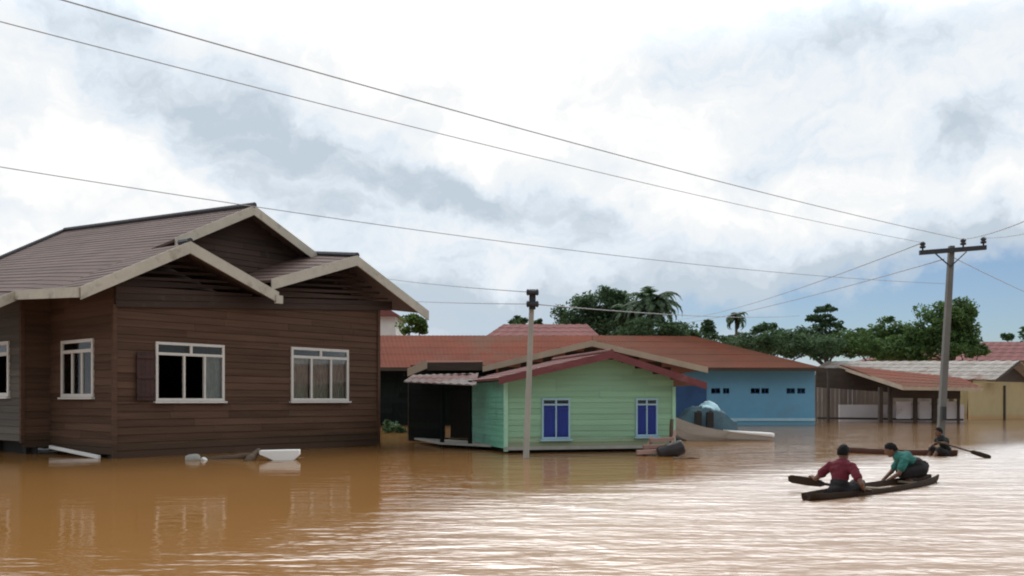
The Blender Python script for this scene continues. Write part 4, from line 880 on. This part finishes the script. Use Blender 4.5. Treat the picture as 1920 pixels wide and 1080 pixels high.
def person(label, origin, yaw, J, shirt, trousers, head_dir=(1, 0, -.1)):
    """J: joints in a local frame, x forward, y left, z up from the seat; the body is one skinned, remeshed surface"""
    J = {k: V(v) for k, v in J.items()}
    hd = V(head_dir).normalized(); lf = V((0, 1, 0)); lf = (lf-hd*lf.dot(hd)).normalized(); up = hd.cross(lf)
    head = J['neck']+up*.125+hd*.025
    names = ['pelvis', 'waist', 'chest', 'neck', 'shL', 'elL', 'wrL', 'shR', 'elR', 'wrR', 'hipL', 'knL', 'anL', 'toL', 'hipR', 'knR', 'anR', 'toR']
    rad = {'pelvis': (.125, .095), 'waist': (.112, .085), 'chest': (.13, .09), 'neck': .052, 'shL': .055, 'elL': .038, 'wrL': .027, 'shR': .055, 'elR': .038, 'wrR': .027,
           'hipL': .085, 'knL': .056, 'anL': .036, 'toL': .03, 'hipR': .085, 'knR': .056, 'anR': .036, 'toR': .03}
    ed = [('pelvis', 'waist'), ('waist', 'chest'), ('chest', 'neck'), ('chest', 'shL'), ('shL', 'elL'), ('elL', 'wrL'), ('chest', 'shR'), ('shR', 'elR'), ('elR', 'wrR'),
          ('pelvis', 'hipL'), ('hipL', 'knL'), ('knL', 'anL'), ('anL', 'toL'), ('pelvis', 'hipR'), ('hipR', 'knR'), ('knR', 'anR'), ('anR', 'toR')]
    ix = {n: i for i, n in enumerate(names)}
    def extra(ball):
        def ell(c, r, ax, seg=14, ring=10): ball(c, Matrix((ax[0]*r[0], ax[1]*r[1], ax[2]*r[2])).transposed())
        ax = (hd, lf, up)
        ell(head, (.098, .076, .115), ax, 20, 14); ell(head+hd*.03-up*.06, (.062, .058, .055), ax); ell(head+hd*.098-up*.012, (.02, .015, .026), ax, 8, 6)
        ell(head+hd*.088-up*.055, (.014, .026, .010), ax, 8, 6)
        for sg in (-1, 1): ell(head+lf*sg*.078-up*.005-hd*.005, (.02, .010, .03), ax, 8, 6)
        ell(J['neck']+up*.03, (.05, .05, .07), ax)
        for S in ('L', 'R'):
            wr = J['wr'+S]; fd = (wr-J['el'+S]).normalized(); sd2 = fd.cross(V((0, 0, 1))); sd2 = sd2.normalized() if sd2.length > .1 else V((0, 1, 0)); dn = sd2.cross(fd)*(1)
            dn = dn if dn.z < 0 else -dn
            ell(wr+fd*.045, (.052, .040, .018), (fd, sd2, dn))
            for k, (of, ln) in enumerate(((-.030, .062), (-.010, .074), (.010, .070), (.029, .055))):
                p = wr+fd*.066+sd2*of*.9; c1 = p+fd*ln*.45+dn*.006; c2 = c1+fd*ln*.2+dn*ln*.45
                for a, b, r in ((p, c1, .0105), (c1, c2, .0095)): ell((a+b)/2, ((b-a).length*.62, r, r), ((b-a).normalized(), sd2, (b-a).normalized().cross(sd2)), 8, 6)
            tb = wr+fd*.03+sd2*(.026 if S == 'R' else -.026); t2 = tb+fd*.03+dn*.035; ell((tb+t2)/2, (.036, .012, .012), ((t2-tb).normalized(), sd2, (t2-tb).normalized().cross(sd2)), 8, 6)
    body = baked('person', M_skin, [J[n] for n in names], [(ix[a], ix[b]) for a, b in ed], [rad[n] for n in names], None, extra, .006)
    tag(body, label, 'person'); body.location = origin; body.rotation_euler = (0, 0, yaw)
    def cloth(name, m, nodes, edges, grow): 
        vs = [J[n] if isinstance(n, str) else J[n[0]].lerp(J[n[1]], n[2]) for n in nodes]
        rs = []
        for n in nodes:
            r = rad[n] if isinstance(n, str) else rad[n[0]]
            r = r if isinstance(r, tuple) else (r, r); rs.append((r[0]+grow, r[1]+grow))
        return baked(name, m, vs, edges, rs, body, None, .009, .012)
    cloth('shirt', shirt, ['chest', 'waist', ('waist', 'pelvis', .25), ('chest', 'neck', .62), 'shL', ('shL', 'elL', .62), 'shR', ('shR', 'elR', .62)], [(0, 1), (1, 2), (0, 3), (0, 4), (4, 5), (0, 6), (6, 7)], .014)
    cloth('trousers', trousers, ['pelvis', ('pelvis', 'waist', .75), 'hipL', ('hipL', 'knL', .9), 'hipR', ('hipR', 'knR', .9)], [(0, 1), (0, 2), (2, 3), (0, 4), (4, 5)], .024)
    hb2 = bmesh.new(); g = bmesh.ops.create_uvsphere(hb2, u_segments=24, v_segments=16, radius=1.0); rn = random.Random(3)
    M = Matrix((hd*.108, lf*.087, up*.120)).transposed()
    kill = [v for v in g['verts'] if v.co.z < -.25+.45*max(0, v.co.x)*1.6 and not (v.co.x < -.1 and v.co.z > -.45)]
    bmesh.ops.delete(hb2, geom=kill, context='VERTS')
    for v in hb2.verts: v.co = M @ (v.co*rn.uniform(.97, 1.04))+head+up*.006-hd*.006
    me = bpy.data.meshes.new('hair'); hb2.to_mesh(me); hb2.free(); ho = bpy.data.objects.new('hair', me); C.objects.link(ho); me.materials.append(M_hair); ho.parent = body
    so_ = ho.modifiers.new('solid', 'SOLIDIFY'); so_.thickness = .012
    return body
def sit(lean=.06, side=0.0, el=((.05, .30, .22), (.05, -.30, .22)), wr=((.25, .30, .16), (.25, -.30, .16)), curl=0.0):
    return dict(pelvis=(0, 0, .09), waist=(.02+lean*.3, side*.4, .25), chest=(.03+lean, side, .40-curl*.2), neck=(.06+lean*1.6, side*1.2, .545-curl*.5),
                shL=(.03+lean*1.3, .165+side, .475-curl*.35), elL=el[0], wrL=wr[0], shR=(.03+lean*1.3, -.165+side, .475-curl*.35), elR=el[1], wrR=wr[1],
                hipL=(.03, .09, .07), knL=(.36, .14, .20), anL=(.52, .11, -.02), toL=(.62, .11, -.03), hipR=(.03, -.09, .07), knR=(.36, -.14, .20), anR=(.52, -.11, -.02), toR=(.62, -.11, -.03))
yaw1 = math.atan2(d1.y, d1.x)
o1 = c1A+d1*L1*.215+Z*-.035
person('person in crimson shirt seen from behind, seated at the stern of the nearest canoe', o1, yaw1,
       sit(.03, 0, el=((.0, .36, .27), (-.04, -.37, .24)), wr=((.18, .52, .28), (.20, -.27, .15))), M_crim, M_trous)
def paddle(label, A, B, blade=.55, r=.018, bw=.075):
    A = V(A); B = V(B); d = (B-A).normalized(); p = thing('paddle', A.lerp(B, .5), label, 'paddle', 'canoe paddles')
    q = MB(); q.tube([A, A.lerp(B, .5), B-d*blade*.8], r, 8); q.build('shaft', M_paddle, p, smooth=True)
    s_ = d.cross(V((0, 1, .3))).normalized(); n_ = d.cross(s_); q = MB(); pr = [(0, .2), (.15, .8), (.5, 1), (.9, .95), (1, .55)]
    for t, wv in pr:
        P = B-d*blade*(1-t); q.v += [tuple(P-s_*bw*wv-n_*.008), tuple(P+s_*bw*wv-n_*.008), tuple(P+s_*bw*wv+n_*.008), tuple(P-s_*bw*wv+n_*.008)]
    for k in range(4):
        for j in range(4): a, b = 4*k+j, 4*k+(j+1) % 4; q.f.append((a, b, b+4, a+4))
    q.f += [(3, 2, 1, 0), (16, 17, 18, 19)]; q.build('blade', M_paddle, p); return p
Rz = Matrix.Rotation(yaw1, 3, 'Z')
hl = o1+Rz @ V((.27, .58, .27)); hr = o1+Rz @ V((.30, -.24, .13))
paddle('dark wooden paddle held level by the person in crimson, blade out to the left', hr+(hr-hl)*.15, W(1478, 897, hl.y+.25), .62, .022, .07)
o2 = c1A+d1*L1*.84+Z*-.03
person('person in teal shirt bending far forward in the bow of the nearest canoe', o2, math.radians(168),
       dict(pelvis=(-.06, 0, .30), waist=(.05, 0, .395), chest=(.20, 0, .465), neck=(.345, 0, .50), shL=(.235, .17, .43), elL=(.34, .25, .22), wrL=(.50, .17, .10), shR=(.235, -.17, .43), elR=(.36, -.24, .22), wrR=(.52, -.13, .08),
            hipL=(-.04, .09, .26), knL=(.24, .15, .22), anL=(.03, .12, -.06), toL=(.14, .12, -.09), hipR=(-.04, -.09, .26), knR=(.24, -.15, .22), anR=(.03, -.12, -.06), toR=(.14, -.12, -.09)), M_tealc, M_trous, (1, 0, -.45))
o3 = A2+d2*L2*.92+Z*-.06
person('person in dark clothes paddling at the right end of the farther canoe', o3, math.radians(190),
       sit(.10, 0, el=((.22, .26, .40), (.16, -.28, .34)), wr=((.42, .16, .40), (.38, -.14, .30))), M_blackc, M_trous)
R3 = Matrix.Rotation(math.radians(190), 3, 'Z'); ha = o3+R3 @ V((.50, .16, .40)); hb3 = o3+R3 @ V((.46, -.14, .29))
paddle('dark paddle raised across the body of the paddler in dark clothes', ha+(ha-hb3)*.4, W(1858, 858, hb3.y-1.2), .5, .018, .06)
